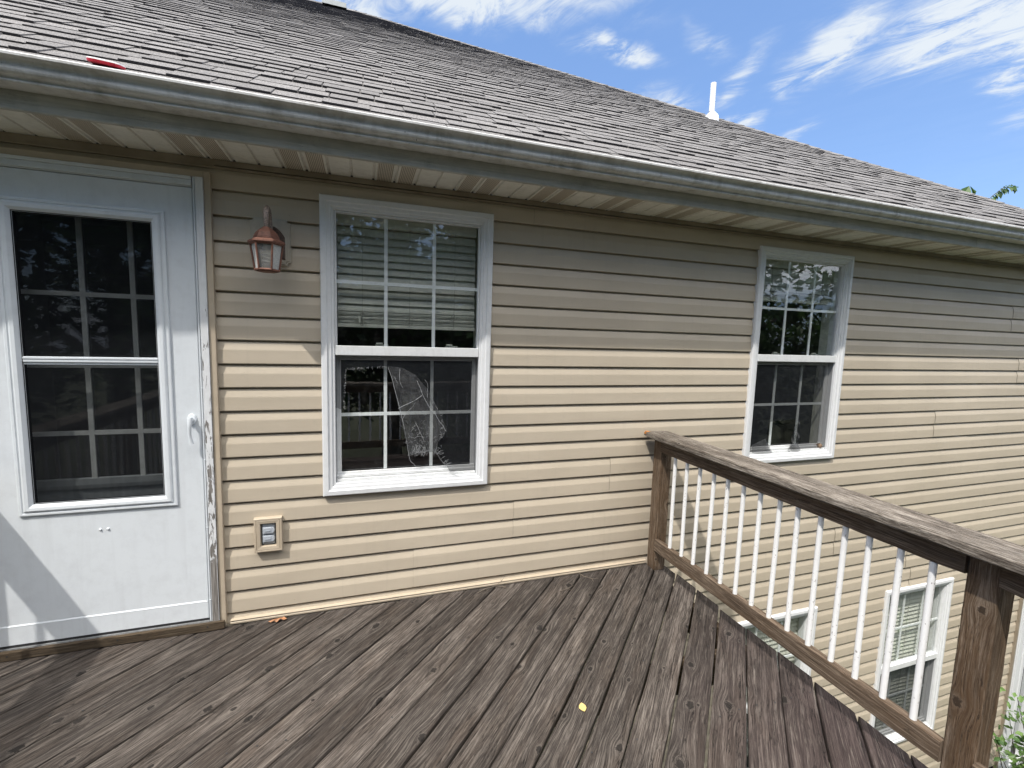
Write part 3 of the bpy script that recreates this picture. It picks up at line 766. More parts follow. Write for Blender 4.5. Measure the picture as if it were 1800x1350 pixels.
for x in (-1.258, -1.226): bm = NEW(); bmesh.ops.create_uvsphere(bm, u_segments=10, v_segments=6, radius=.0065, matrix=Matrix.Translation((x, -.0105, .612))); obj('bumper', bm, DOORW, storm)
bm = NEW()     # aluminium threshold under the door
for i, (z, y) in enumerate(((.028, -.034), (.038, -.028), (.047, -.020))): box(bm, -1.737, -.795, y, .02, z - .009, z - .0005, bev=.001)
box(bm, -1.737, -.795, -.013, .02, .047, .0565, 1)
obj('threshold', bm, [ALU, SEAL], house)
bm = NEW(); lumber(bm, (-1.86, -.038, .0235), (-.722, -.038, .0235), .022, .043, bev=.002); 
sb = obj('sill_board', bm, SILLW, house)
bm = NEW()
for x in (-1.64, -1.20, -.80):
    bm = NEW(); bmesh.ops.create_cone(bm, cap_ends=True, segments=10, radius1=.004, radius2=.004, depth=.0015, matrix=Matrix.Translation((x, -.0497, .028)) @ Matrix.Rotation(R(90), 4, 'X')); obj('screw', bm, SEAL, sb)
# entry door behind
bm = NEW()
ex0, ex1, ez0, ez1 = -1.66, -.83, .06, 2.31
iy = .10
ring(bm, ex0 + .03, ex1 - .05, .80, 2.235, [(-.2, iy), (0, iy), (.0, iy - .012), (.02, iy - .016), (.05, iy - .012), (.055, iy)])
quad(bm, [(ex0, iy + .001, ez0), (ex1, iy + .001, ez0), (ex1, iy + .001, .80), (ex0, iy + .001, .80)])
ed = obj('entry_door', bm, simple('entry_door_grey', (.34, .36, .38), .5), house)  # one plain grey for the entry door
bm = NEW()
for xx in (-1.315, -1.107): box(bm, xx - .011, xx + .011, iy - .008, iy, .84, 2.2)
for zz in (1.79, 1.435, 1.09): box(bm, -1.58, -.93, iy - .0085, iy + .001, zz - .011, zz + .011)
obj('muntin_grid', bm, simple('entry_muntin_white', (.86, .88, .88), .5), ed)
bm = NEW(); quad(bm, [(-1.6, iy + .006, .82), (-.92, iy + .006, .82), (-.92, iy + .006, 2.2), (-1.6, iy + .006, 2.2)]); obj('pane', bm, GLASS, ed)

# ------------------------------------------------------------ soffit, fascia, gutter
EY = -.31; PW = .1128; sx = -1.296 - PW * 4 * 6
bm = NEW(); i = 0; x = sx
while x < 7.7:
    perf = i % 4 in (0, 1)
    zc = 2.487; gw = .016
    pf = [(x, zc), (x + gw * .25, zc + .010), (x + gw * .75, zc + .010), (x + gw, zc)]
    for (xa, za), (xb, zb_) in zip(pf, pf[1:]): quad(bm, [(xa, EY, za), (xb, EY, zb_), (xb, .0, zb_), (xa, .0, za)], 0)
    a, b = x + gw, x + PW
    e = .009
    if perf:
        quad(bm, [(a, EY, zc), (a + e, EY, zc), (a + e, 0, zc), (a, 0, zc)]); quad(bm, [(b - e, EY, zc), (b, EY, zc), (b, 0, zc), (b - e, 0, zc)])
        quad(bm, [(a + e, EY, zc), (b - e, EY, zc), (b - e, 0, zc), (a + e, 0, zc)], 1)
    else: quad(bm, [(a, EY, zc), (b, EY, zc), (b, 0, zc), (a, 0, zc)])
    x += PW; i += 1
quad(bm, [(sx, .0, 2.502), (7.7, .0, 2.502), (7.7, EY, 2.502), (sx, EY, 2.502)])
obj('soffit', bm, [SOFF, PERF], house)
bm = NEW()
joints = [-6, -3.2, 1.08, 4.75, 7.86]
for j, (xa, xb) in enumerate(zip(joints, joints[1:])):
    o_ = .0015 * (j % 2); xb2 = xb + (.03 if j % 2 else 0)
    extrude_x(bm, [(EY + .004, 2.480), (EY - .006 - o_, 2.480), (EY - .008 - o_, 2.484), (EY - .008 - o_, 2.511), (EY - .004 - o_, 2.513), (EY - .004 - o_, 2.65), (EY + .004, 2.65)], xa, xb2 - .0005)
box(bm, -6, 7.8, EY + .0041, EY + .012, 2.4805, 2.486)
obj('fascia', bm, FASCIA, house)
# ogee gutter
outer = [(-.3190, 2.600), (-.3190, 2.5575), (-.322, 2.553), (-.392, 2.553), (-.3985, 2.5545), (-.4010, 2.558), (-.3995, 2.5615), (-.3960, 2.5635), (-.3945, 2.566), (-.3975, 2.569), (-.406, 2.5725), (-.4155, 2.577), (-.4220, 2.583), (-.4250, 2.590), (-.4250, 2.597), (-.4230, 2.603), (-.4215, 2.609), (-.4225, 2.615), (-.4280, 2.621), (-.4370, 2.6255), (-.4490, 2.6275), (-.4515, 2.6295), (-.4520, 2.638), (-.4500, 2.6415), (-.4440, 2.6445), (-.434, 2.644), (-.430, 2.639), (-.430, 2.630)]
bm = NEW(); extrude_x(bm, outer, -6, 7.9, closed=False)
for f in bm.faces: f.smooth = False
gut = obj('gutter', bm, GUTTER, house)
for gx in (-2.6, 3.62):
    bm = NEW(); extrude_x(bm, [(y - (.0016 if y < -.33 else 0), z - .0006) for y, z in outer[2:]], gx, gx + .035, closed=False); obj('gutter_seam', bm, GUTTER, gut)
bm = NEW(); tube(bm, [(.20, -.420, 2.596), (.20, -.4270, 2.596)], .0022, 8); obj('screw', bm, SEAL, gut); bm = NEW(); tube(bm, [(.255, -.405, 2.574), (.255, -.4135, 2.574)], .002, 8); obj('screw', bm, SEAL, gut)

# ------------------------------------------------------------ roof
SL = .672; EZ = 2.600; y0r = -.345; XC = 7.9
cosr = 1 / math.sqrt(1 + SL * SL); sinr = SL * cosr
RD = 8.0; ridgeY = -.44 + RD; ridgeZ = EZ + SL * RD
def rp(x, s, h=0):       # s metres up the slope from the eave line y=-.44, h proud
    return (x, -.44 + s * cosr - h * sinr, EZ + s * sinr + h * cosr)
s0 = (y0r + .44) / cosr; smax = RD / cosr; EXP = .143
bm = NEW(); random.seed(21)
ncourse = int((smax - s0) / EXP) + 1
prev = []
for c in range(ncourse):
    sa = s0 + c * EXP; sb_ = min(sa + EXP, smax)
    ym = -.44 + sa * cosr; xr = XC - (ym + .44) - .03; xl = -3.6 - c * .02 if c > 4 else -3.6
    h0 = .0080; hb = .0012
    # base layer of this course
    x = xl - random.uniform(0, .3)
    while x < xr:
        wd = random.choice((.10, .14, .17, .20, .24, .31)) * random.uniform(.9, 1.1); x1 = min(x + wd, xr)
        up_ = random.random() < .52
        h = h0 + (.0050 if up_ else 0) + random.uniform(-.0008, .0010)
        gapx = .0035 if up_ else 0
        dl = random.uniform(-.002, .002)
        A = rp(x + gapx, sa + dl, h); B = rp(x1 - gapx, sa + dl, h); C_ = rp(x1 - gapx, sb_ + .004, hb + (.004 if up_ else 0)); D = rp(x + gapx, sb_ + .004, hb + (.004 if up_ else 0))
        quad(bm, [A, B, C_, D], 0)
        A0 = rp(x + gapx, sa + dl, -.003); B0 = rp(x1 - gapx, sa + dl, -.003)
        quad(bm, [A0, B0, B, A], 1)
        quad(bm, [A0, A, D, rp(x + gapx, sb_ + .004, -.003)], 0); quad(bm, [B0, rp(x1 - gapx, sb_ + .004, -.003), C_, B], 0)
        x = x1
quad(bm, [rp(-9.9, s0), rp(XC - .1, s0), rp(XC - RD, smax), rp(-9.9, smax)], 0)
n = 0
# the slopes round the corner and at the back
e = -.002
quad(bm, [(XC, -.44, EZ + e), (XC, -.44 + 2 * RD, EZ + e), (XC - RD, ridgeY, ridgeZ + e), (XC - RD, ridgeY, ridgeZ + e - .0001)], 0)
quad(bm, [(XC, -.44 + 2 * RD, EZ), (-9.9, -.44 + 2 * RD, EZ), (-9.9, ridgeY, ridgeZ), (XC - RD, ridgeY, ridgeZ)], 0)
# hip and ridge caps
def cap_piece(bm, P, d, nrm_l, nrm_r, wl, h):
    pass
hd = Vector((-1, 1, SL)).normalized(); Lh = Vector((RD, RD, SL * RD)).length
start = Vector((XC - .10, -.34, EZ + SL * .10))
k = 0
while k * .143 < Lh - .15:
    a = start + hd * (k * .143); b_ = start + hd * (k * .143 + .30)
    lft = Vector((-.10, 0, 0)); rgt = Vector((0, .10, 0))
    j = random.uniform(-.002, .003)
    va = [a + lft + Vector((0, 0, .012 + j)), a + Vector((0, 0, .028 + j)), a + rgt + Vector((0, 0, .012 + j))]
    vb = [b_ + lft + Vector((0, 0, .004)), b_ + Vector((0, 0, .016)), b_ + rgt + Vector((0, 0, .004))]
    quad(bm, [va[0], va[1], vb[1], vb[0]], 0); quad(bm, [va[1], va[2], vb[2], vb[1]], 0)
    quad(bm, [va[0] - Vector((0, 0, .008)), va[1] - Vector((0, 0, .010)), va[1], va[0]], 1); quad(bm, [va[1] - Vector((0, 0, .010)), va[2] - Vector((0, 0, .008)), va[2], va[1]], 1)
    k += 1
x = XC - RD
while x > -6:
    va = [(x, ridgeY - .12, ridgeZ - .07), (x, ridgeY, ridgeZ + .026), (x, ridgeY + .12, ridgeZ - .07)]
    vb = [(x - .3, ridgeY - .12, ridgeZ - .076), (x - .3, ridgeY, ridgeZ + .014), (x - .3, ridgeY + .12, ridgeZ - .076)]
    quad(bm, [va[0], va[1], vb[1], vb[0]], 0); quad(bm, [va[1], va[2], vb[2], vb[1]], 0); quad(bm, [va[0], (x, ridgeY, ridgeZ), va[1]], 1)
    x -= .143
roof = obj('roof', bm, [SHING, SHBUTT], house)
bm = NEW(); extrude_x(bm, [(EY - .005, 2.653), (EY - .025, 2.655), (EY - .04, 2.649), (EY - .041, 2.652), (EY - .026, 2.659), (EY + .05, 2.70), (EY + .05, 2.695)], -6, 7.8); obj('drip_edge', bm, GUTTER, roof)
for (vx0, vx1, vy) in ((-1.70, -1.235, 6.75), (-.665, -.245, 7.0)):
    bm = NEW(); zz = EZ + SL * (vy + .44)
    vz = lambda y: EZ + SL * (y + .44)
    y1_, y2_ = vy - .05, vy + .34
    v = [bm.verts.new(q) for q in ((vx0, y1_, vz(y1_) + .06), (vx1, y1_, vz(y1_) + .06), (vx1, y1_ + .02, vz(y1_) + .155), (vx0, y1_ + .02, vz(y1_) + .155), (vx0, y2_, vz(y2_) - .02), (vx1, y2_, vz(y2_) - .02), (vx1 - .04, y2_ - .06, vz(y1_) + .175), (vx0 + .04, y2_ - .06, vz(y1_) + .175))]
    for q in ((0, 1, 2, 3), (3, 2, 6, 7), (0, 3, 7, 4), (1, 5, 6, 2), (4, 7, 6, 5)): bm.faces.new([v[i_] for i_ in q])
    box(bm, vx0 + .06, vx1 - .06, vy + .03, vy + .28, vz(vy) - .05, vz(vy) + .09, 1)
    obj('box_vent', bm, [VENTM, SEAL], roof)
bm = NEW(); px_, py_ = 4.55, 2.66; pz_ = EZ + SL * (py_ + .44)
tube(bm, [(px_, py_, pz_ - .05), (px_, py_, pz_ + .46)], .037, 20)
tube(bm, [(px_, py_, pz_ - .06), (px_, py_ - .01, pz_ + .03), (px_, py_, pz_ + .075)], [.10, .085, .046], 20, mi=0)
tube(bm, [(px_, py_, pz_ + .074), (px_, py_, pz_ + .092)], [.048, .040], 16, mi=1)
obj('vent_pipe', bm, [PVC, SEAL], roof)

# ------------------------------------------------------------ things on the wall
lan = thing('wall_lantern', 'copper carriage lantern with frosted glass on the wall between door and window', 'lantern', (-.45, 0, 1.925))
bm = NEW()
def octo(bm, x0, x1, z0, z1, y0, y1, c, mi=0, steps=None):
    pts = [(x0 + c, z0), (x1 - c, z0), (x1 - c * .75, z0 + c * .75), (x1, z0 + c), (x1, z1 - c), (x1 - c * .75, z1 - c * .75), (x1 - c, z1), (x0 + c, z1), (x0 + c * .75, z1 - c * .75), (x0, z1 - c), (x0, z0 + c), (x0 + c * .75, z0 + c * .75)]
    A = [bm.verts.new((x, y1, z)) for x, z in pts]; B = [bm.verts.new((x, y0, z)) for x, z in pts]
    f = bm.faces.new(B); f.material_index = mi
    for k in range(12):
        f = bm.faces.new((A[k], A[(k + 1) % 12], B[(k + 1) % 12], B[k])); f.material_index = mi
octo(bm, -.548, -.358, 1.985, 2.222, -.016, .008, .018); octo(bm, -.540, -.366, 1.993, 2.214, -.022, -.0155, .018); octo(bm, -.530, -.376, 2.003, 2.204, -.025, -.0215, .016)
obj('mounting_block', bm, MOUNT, lan)
bm = NEW()
LX = -.448
N = 20; zz0, zz1 = 2.012, 2.150
out_ = [(-.062, zz0), (.062, zz0), (.062, 2.128)] + [(.062 * math.cos(t), 2.128 + .0 + .055 * math.sin(t) ** 2) for t in [math.pi * i / 14 for i in range(1, 14)]] + [(-.062, 2.128)]
A = [bm.verts.new((LX + .004 + x, -.024, z)) for x, z in out_]; B = [bm.verts.new((LX + .004 + x * .86, -.034, 2.09 + (z - 2.09) * .88)) for x, z in out_]
bm.faces.new(B)
for k in range(len(A)): bm.faces.new((A[k], A[(k + 1) % len(A)], B[(k + 1) % len(A)], B[k]))
obj('back_plate', bm, BRONZE, lan)
LY = -.155
bm = NEW()
arm = []
for i in range(19):
    t = i / 18
    arm.append((LX, -.034 + (LY + .034) * (t ** .8) if t > .0 else -.034, 2.10 + .150 * math.sin(min(1, t * 1.25) * math.pi * .62) - (.02 * t if t > .7 else 0)))
arm = [(LX, -.034, 2.085), (LX, -.055, 2.12), (LX, -.062, 2.17), (LX, -.075, 2.215), (LX, -.100, 2.243), (LX, -.130, 2.245), (LX, -.150, 2.222), (LX, LY, 2.19), (LX, LY, 2.165), (LX, LY, 2.148)]
tube(bm, arm, [.012, .013, .014, .0145, .015, .0155, .015, .013, .010, .009], 12)
tube(bm, [(LX, -.034, 2.04), (LX, -.07, 2.05), (LX, -.085, 2.08), (LX, -.07, 2.11)], .006, 8)
obj('arm', bm, CAPB, lan)
def hexring(r, z, yo=LY): return [(LX + r * math.cos(R(60 * k + 0)), yo + r * math.sin(R(60 * k + 0)), z) for k in range(6)]
bm = NEW()
lv = [(.014, 2.150), (.020, 2.145), (.030, 2.138), (.048, 2.122), (.058, 2.102), (.061, 2.090), (.075, 2.084), (.084, 2.078), (.085, 2.070), (.080, 2.064), (.070, 2.062)]
rr_ = [[bm.verts.new(q) for q in hexring(r, z)] for r, z in lv]
for a, b in zip(rr_, rr_[1:]):
    for k in range(6): bm.faces.new((a[k], a[(k + 1) % 6], b[(k + 1) % 6], b[k]))
bm.faces.new(rr_[0]); bm.faces.new(rr_[-1][::-1])
obj('lantern_roof', bm, COPPER, lan)
bm = NEW(); T_ = hexring(.073, 2.064); B_ = hexring(.055, 1.938)
for k in range(6): tube(bm, [T_[k], B_[k]], .0048, 6)
for hs, r_ in ((T_, .005), (B_, .006)):
    for k in range(6): tube(bm, [hs[k], hs[(k + 1) % 6]], r_, 6)
for zz, r_ in ((1.936, .055), (1.930, .050)):
    bm.faces.new([bm.verts.new(q) for q in hexring(r_, zz)])
obj('cage', bm, COPPER, lan)
bm = NEW(); T2 = hexring(.069, 2.062); B2 = hexring(.052, 1.942)
for k in range(6):
    if k == 4: continue
    quad(bm, [T2[k], T2[(k + 1) % 6], B2[(k + 1) % 6], B2[k]])
obj('side_glass', bm, FROST, lan)
bm = NEW(); quad(bm, [T2[4], T2[5], B2[5], B2[4]]); obj('front_glass', bm, mat('speckled_clear_glass', f_glass(.5, .30)), lan)
bm = NEW()
tube(bm, [(LX + .018 * math.cos(t * .7), LY + .018 * math.sin(t * .7), 2.035 - t * .0022) for t in range(0, 32)], .0055, 8); tube(bm, [(LX, LY, 2.062), (LX, LY, 2.035)], .017, 12)
obj('bulb', bm, BULB, lan)

out = thing('outlet_box', 'tan outdoor outlet box with grey snap covers low on the siding', 'outlet', (-.499, 0, .408))
bm = NEW(); ring(bm, -.569, -.428, .408, .602, [(0, .008), (0, -.026), (.003, -.030), (.010, -.030), (.012, -.027), (.014, -.030), (.030, -.028), (.034, -.008)]); obj('outlet_frame', bm, TAN, out)
bm = NEW(); quad(bm, [(-.536, -.008, .441), (-.461, -.008, .441), (-.461, -.008, .569), (-.536, -.008, .569)]); box(bm, -.530, -.467, -.012, -.0082, .447, .563, 1, bev=.001); obj('cover_plate', bm, [GREYD, GREYP], out)
for zc in (.530, .482):
    bm = NEW(); box(bm, -.524, -.482, -.026, -.0122, zc - .019, zc + .017, bev=.005)
    bmesh.ops.create_cone(bm, cap_ends=True, segments=20, radius1=.0185, radius2=.0165, depth=.012, matrix=Matrix.Translation((-.484, -.0185, zc - .001)) @ Matrix.Rotation(R(90), 4, 'X'))
    box(bm, -.516, -.488, -.0285, -.0265, zc - .004, zc - .001); box(bm, -.527, -.521, -.023, -.0124, zc - .021, zc + .019, bev=.001)
    obj('flip_cover', bm, GREYP, out)

bm = NEW()
pts = []
for i in range(28):
    t = 2 * math.pi * i / 28; ct, st = math.cos(t), math.sin(t)
    pts.append((math.copysign(abs(ct) ** .45, ct) * .058, math.copysign(abs(st) ** .45, st) * .05))
Mx = Matrix.Translation((-1.02, -.25, 2.732)) @ Matrix.Rotation(R(16), 4, 'X') @ Matrix.Rotation(R(3), 4, 'Y')
rowsd = []
for (s_, z) in ((.93, 0), (1, .003), (1, .013), (.96, .018), (.80, .0195)): rowsd.append([bm.verts.new(Mx @ Vector((x * s_, y * s_, z))) for x, y in pts])
for i_, (a, b) in enumerate(zip(rowsd, rowsd[1:])):
    for k in range(28):
        f = bm.faces.new((a[k], a[(k + 1) % 28], b[(k + 1) % 28], b[k])); f.material_index = 1 if i_ >= 2 else 0
f = bm.faces.new(rowsd[-1]); f.material_index = 1; bm.faces.new(rowsd[0][::-1])
tag(obj('plastic_lid', bm, [REDP, WHP], None), 'red and white plastic piece lying where the shingles meet the gutter', 'plastic lid')

# ------------------------------------------------------------ deck
deck = thing('deck', 'weathered grey-brown wooden deck with diagonal boards along the wall', 'deck', (.1, -1.7, GZ))
random.seed(11)
bm = NEW(); uvl = bm.loops.layers.uv.verify()
DX0, DX1, DY0, DY1 = -2.02, 2.118, -3.36, -.0175
PITCH = .2092
for k in range(-17, 22):
    c0 = 1.697 + PITCH * k; c1 = c0 + PITCH
    t = bmesh.new(); tl = t.loops.layers.uv.verify()
    gl = .0075 + random.uniform(0, .004); gr_ = .0075 + random.uniform(0, .004)
    if k > 4: gl *= .7; gr_ *= .7
    if k in (7, 8): gr_ += .0035
    w2 = (c1 - c0) / math.sqrt(2) ; off0 = -gl * 0 + gl / 2; off1 = w2 - gr_ / 2
    dirv = Vector((1, 1, 0)) / math.sqrt(2); nv = Vector((1, -1, 0)) / math.sqrt(2)
    cbase = nv * (c0 / math.sqrt(2))
    ou, ov = random.uniform(0, 50), random.uniform(0, 50)
    # along range
    amin, amax = -5.5, 3.5; seg = 90; bowl = random.uniform(-.0015, .0015); phase = random.uniform(0, 6); cup = random.uniform(.0002, .0016); dzb = random.uniform(-.0018, .0018)
    cross = [(off0, -.034), (off0, -.006), (off0 + .0012, -.0028), (off0 + .004, -.0006), (off0 + .012, 0), ((off0 * 2 + off1) / 3, -cup), ((off0 + 2 * off1) / 3, -cup), (off1 - .012, 0), (off1 - .004, -.0006), (off1 - .0012, -.0028), (off1, -.006), (off1, -.034)]
    rows = []; info = {}
    pw = [0]
    for p_, q_ in zip(cross, cross[1:]): pw.append(pw[-1] + math.hypot(q_[0] - p_[0], q_[1] - p_[1]))
    j0 = 0; j1 = 0
    for i in range(seg + 1):
        aa = amin + (amax - amin) * i / seg
        j0 = j0 * .7 + random.uniform(-.0013, .0013); j1 = j1 * .7 + random.uniform(-.0013, .0013)
        row = []
        for m_, (cc, zz) in enumerate(cross):
            jj = j0 if m_ < 5 else (j1 if m_ > 6 else 0)
            v = t.verts.new(cbase + dirv * aa + nv * (cc + jj + bowl * math.sin(aa * 1.1 + phase)) + Vector((0, 0, zz + dzb + .0008 * math.sin(aa * 2 + phase))))
            row.append(v)
        rows.append((aa, row))
    for (a_, A), (b_, B) in zip(rows, rows[1:]):
        for m_ in range(11):
            f = t.faces.new((A[m_], A[m_ + 1], B[m_ + 1], B[m_])); f.smooth = True
            for l, (uu, vv) in zip(f.loops, ((a_, pw[m_]), (a_, pw[m_ + 1]), (b_, pw[m_ + 1]), (b_, pw[m_]))): l[tl].uv = (ou + uu, ov + vv)
    ex = DX1 + random.uniform(-.006, .012)
    for co_, no_ in (((ex, 0, 0), (1, 0, 0)), ((DX0, 0, 0), (-1, 0, 0)), ((0, DY1 + random.uniform(-.004, .002), 0), (0, 1, 0)), ((0, DY0, 0), (0, -1, 0))):
        r_ = bmesh.ops.bisect_plane(t, geom=t.verts[:] + t.edges[:] + t.faces[:], plane_co=co_, plane_no=no_, clear_outer=True)
        ce = [e_ for e_ in r_['geom_cut'] if isinstance(e_, bmesh.types.BMEdge)]
        if len(ce) > 2:
            vs_ = []
            ce2 = ce[:]
            # chain verts
            cnt = {}
            for e_ in ce2:
                for v_ in e_.verts: cnt.setdefault(v_, []).append(e_)
            ends = [v_ for v_, es_ in cnt.items() if len(es_) == 1]
            if len(ends) == 2:
                cur = ends[0]; seen = {cur}; chain = [cur]
                while True:
                    nx_ = None
                    for e_ in cnt[cur]:
                        o_ = e_.other_vert(cur)
                        if o_ not in seen: nx_ = o_
                    if nx_ is None: break
                    chain.append(nx_); seen.add(nx_); cur = nx_
                try:
                    f = t.faces.new(chain)
                    for l in f.loops: l[tl].uv = (ou + l.vert.co.z, ov + l.vert.co.x)
                except Exception: pass
    if t.verts:
        me_ = bpy.data.meshes.new('t'); t.to_mesh(me_); bm.from_mesh(me_); bpy.data.meshes.remove(me_)
    t.free()
for k in range(-17, 22):
    c0 = 1.697 + PITCH * k
    for j in range(9):
        y = -.085 - .405 * j
        for fr in (.22, .78):
            c = c0 + PITCH * fr + random.uniform(-.012, .012); yy = y + random.uniform(-.008, .008); x = c + yy
            if DX0 + .02 < x < DX1 - .02 and random.random() < .86:
                r_ = .0042; vs_ = [bm.verts.new((x + r_ * math.cos(q * .785), yy + r_ * math.sin(q * .785), .0016)) for q in range(8)]
                f = bm.faces.new(vs_); f.material_index = 1
obj('deck_floor', bm, [DECK, SEAL], deck)
bm = NEW()
for y in (-.06, -.9, -1.75, -2.6, -3.3): lumber(bm, (-2.0, y, -.135), (2.02, y, -.135), .04, .19, seg=8)
lumber(bm, (2.03, -3.32, -.14), (2.03, -.03, -.14), .04, .20, seg=8); lumber(bm, (-1.98, -3.32, -.14), (-1.98, -.03, -.14), .04, .20, seg=8)
obj('joist', bm, RAILSIDE, deck)
for (x, y) in ((1.95, -1.85), (1.95, -3.2), (-1.9, -3.2), (-1.9, -1.85)):
    bm = NEW(); lumber(bm, (x, y, GZ), (x, y, -.24), .09, .09, up=(0, 1, 0), seg=10); obj('deck_post', bm, POST, deck)

# railings ------------------------------------------------------------
balm = {}
def baluster(parent, x, y, z0=.225, z1=.890):
    key = 'b'
    if key not in balm:
        b2 = NEW(); tube(b2, [(0, 0, 0), (0, 0, (z1 - z0) * .5), (0, 0, z1 - z0)], .0118, 14)
        me = bpy.data.meshes.new('baluster'); b2.to_mesh(me); b2.free(); me.materials.append(TUBE)
        for p in me.polygons: p.use_smooth = len(p.vertices) == 4
        balm[key] = me
    o = bpy.data.objects.new('baluster', balm[key]); link(o, parent)
    o.location = Vector((x + random.uniform(-.001, .001), y, z0)) - wpos(parent); o.rotation_euler = (random.uniform(-.006, .006), random.uniform(-.006, .006), random.uniform(0, 6))
def railing(label, posts, spans, axis, pos, inner):
    """axis 'y': runs along y at x=pos; inner=+1/-1 gives the deck side"""
    root = thing('wood_railing', label, 'railing', (pos, -1.7, 0) if axis == 'y' else (0, pos, 0), 'railings round the deck')
    return root
random.seed(5)
rail = railing('weathered wood railing with white metal balusters, right edge of the deck', None, None, 'y', 2.03, -1)
def post(parent, x, y, z0, z1, w=.09):
    bm = NEW(); lumber(bm, (x, y, z0), (x, y, z1), w, w, up=(0, 1, 0), seg=30, bev=.005, wob=.0006)
    obj('post', bm, POST, parent)
def run_y(root, px, ys, xin, capx0, capx1, bal_y):
    for i, y in enumerate(ys): post(root, px, y, 0.003, .9665)
    for a, b in zip(ys, ys[1:]):
        ya, yb = a - .0455, b + .0455
        bm = NEW(); lumber(bm, (xin + .019, yb, .919), (xin + .019, ya, .919), .038, .092, bev=.004); obj('top_rail', bm, RAILSIDE, root)
        bm = NEW(); lumber(bm, (xin + .019, yb, .198), (xin + .019, ya, .198), .038, .089, bev=.004); obj('bottom_rail', bm, RAILSIDE, root)
    bm = NEW(); lumber(bm, ((capx0 + capx1) / 2, ys[-1] - .07, .987), ((capx0 + capx1) / 2, -.026, .987), capx1 - capx0, .038, bev=.006, seg=60, wob=.0012); obj('cap_rail', bm, RAILTOP, root)
    for y in bal_y: baluster(root, xin + .019, y)
PY = (-.085, -1.872, -3.20)
bys = [-2.754 + (y + 2.754) * (1.992 / 2.07) for y in (-.179, -.303, -.419, -.541, -.659, -.777, -.895, -1.011, -1.123, -1.239, -1.353, -1.464, -1.578, -1.690)]
bys += [-2.045 - .113 * i for i in range(10)]
run_y(rail, 2.032, PY, 1.973, 1.904, 2.084, bys)
bm = NEW(); box(bm, 1.9065, 1.935, -.060, -.030, 1.0055, 1.0066); box(bm, 1.9030, 1.9045, -.056, -.034, .990, 1.002)
obj('bare_nick', bm, simple('fresh_orange_wood', (.55, .22, .05), .7, .3, 90), rail)
left = railing('weathered wood railing left of the door, out of frame', None, None, 'y', -1.86, 1)
left['label'] = 'wood railing on the door side of the deck, its shadow slanting across the door'
run_y(left, -1.93, PY, -1.885, -1.945, -1.775, [-.18 - .116 * i for i in range(14)] + [-1.98 - .113 * i for i in range(11)])
far = railing('weathered wood railing along the yard side of the deck, behind the camera', None, None, 'x', -3.2, 1)
far['label'] = 'wood railing along the yard side of the deck, reflected in the window glass'
for x in (-.65, .72): post(far, x, -3.2, .003, .9665)
xs_ = (-1.93, -.65, .72, 2.03)
for a, b in zip(xs_, xs_[1:]):
    for zc, hh, nm in ((.9225, .087, 'top_rail'), (.198, .089, 'bottom_rail')):
        bm = NEW(); lumber(bm, (a + .0465, -3.2, zc), (b - .0465, -3.2, zc), .038, hh, bev=.004); obj(nm, bm, RAILSIDE, far)
    nb = int((b - a - .1) / .125)
    for i in range(nb): baluster(far, a + .045 + (b - a - .09) * (i + .5) / nb, -3.2)
bm = NEW(); lumber(bm, (-1.77, -3.2, .987), (1.89, -3.2, .987), .17, .039, bev=.006, seg=60); obj('cap_rail', bm, RAILTOP, far)

# ------------------------------------------------------------ litter on the deck
bm = NEW()
lp = [(0, -.030), (.010, -.018), (.019, -.002), (.018, .010), (.008, .022), (.001, .026), (-.007, .021), (-.015, .012), (-.019, 0), (-.012, -.016)]
ang = R(-10)
c_ = bm.verts.new((.933, -1.086, .0085))
vs = [bm.verts.new((.933 + x * .9 * math.cos(ang) - y * .9 * math.sin(ang), -1.086 + x * .9 * math.sin(ang) + y * .9 * math.cos(ang), .003 + .005 * abs(y) / .03)) for x, y in lp]
for a, b in zip(vs, vs[1:] + vs[:1]): bm.faces.new((c_, a, b))
tag(obj('fallen_leaf', bm, YEL), 'single yellow leaf lying on the deck boards', 'leaf')
bm = NEW()
lp = [(-.05, -.008), (-.035, -.012), (-.02, -.004), (-.005, -.012), (.012, -.004), (.03, -.008), (.045, .003), (.03, .012), (.015, .006), (.0, .014), (-.012, .006), (-.028, .010), (-.034, .001)]
c_ = bm.verts.new((-.455, -.055, .022)); vs = [bm.verts.new((-.455 + x, -.055 + y, .006 + random.uniform(0, .016))) for x, y in lp]
for a, b in zip(vs, vs[1:] + vs[:1]): bm.faces.new((c_, a, b))
tag(obj('dead_leaf', bm, BRL), 'curled brown dead leaf at the foot of the siding beside the door', 'leaf')
def twig(pts, side, lab):
    bm = NEW(); tube(bm, pts, [.0022] * (len(pts) - 1) + [.0012], 6)
    for s_ in side: tube(bm, s_, [.0015] * (len(s_) - 1) + [.0007], 5)
    tag(obj('twig', bm, TWIG), lab, 'twig', 'twigs against the wall')
twig([(.70, -.075, .004), (.76, -.045, .006), (.83, -.040, .012), (.90, -.055, .006)], [[(.83, -.04, .012), (.87, -.035, .035), (.90, -.022, .062)], [(.87, -.035, .035), (.865, -.04, .055)], [(.76, -.045, .006), (.765, -.07, .004)], [(.86, -.046, .010), (.90, -.075, .004), (.92, -.085, .004)]], 'forked grey twig lying against the base of the siding')
twig([(1.44, -.035, .010), (1.46, -.075, .004), (1.50, -.115, .004), (1.49, -.15, .004)], [[(1.46, -.075, .004), (1.50, -.085, .012)], [(1.50, -.115, .004), (1.545, -.12, .004)]], 'small hooked twig on the boards near the railing post')
twig([(1.22, -.20, .004), (1.28, -.185, .006), (1.34, -.155, .004)], [[(1.28, -.185, .006), (1.30, -.21, .004)]], 'short thin twig lying out on the boards')

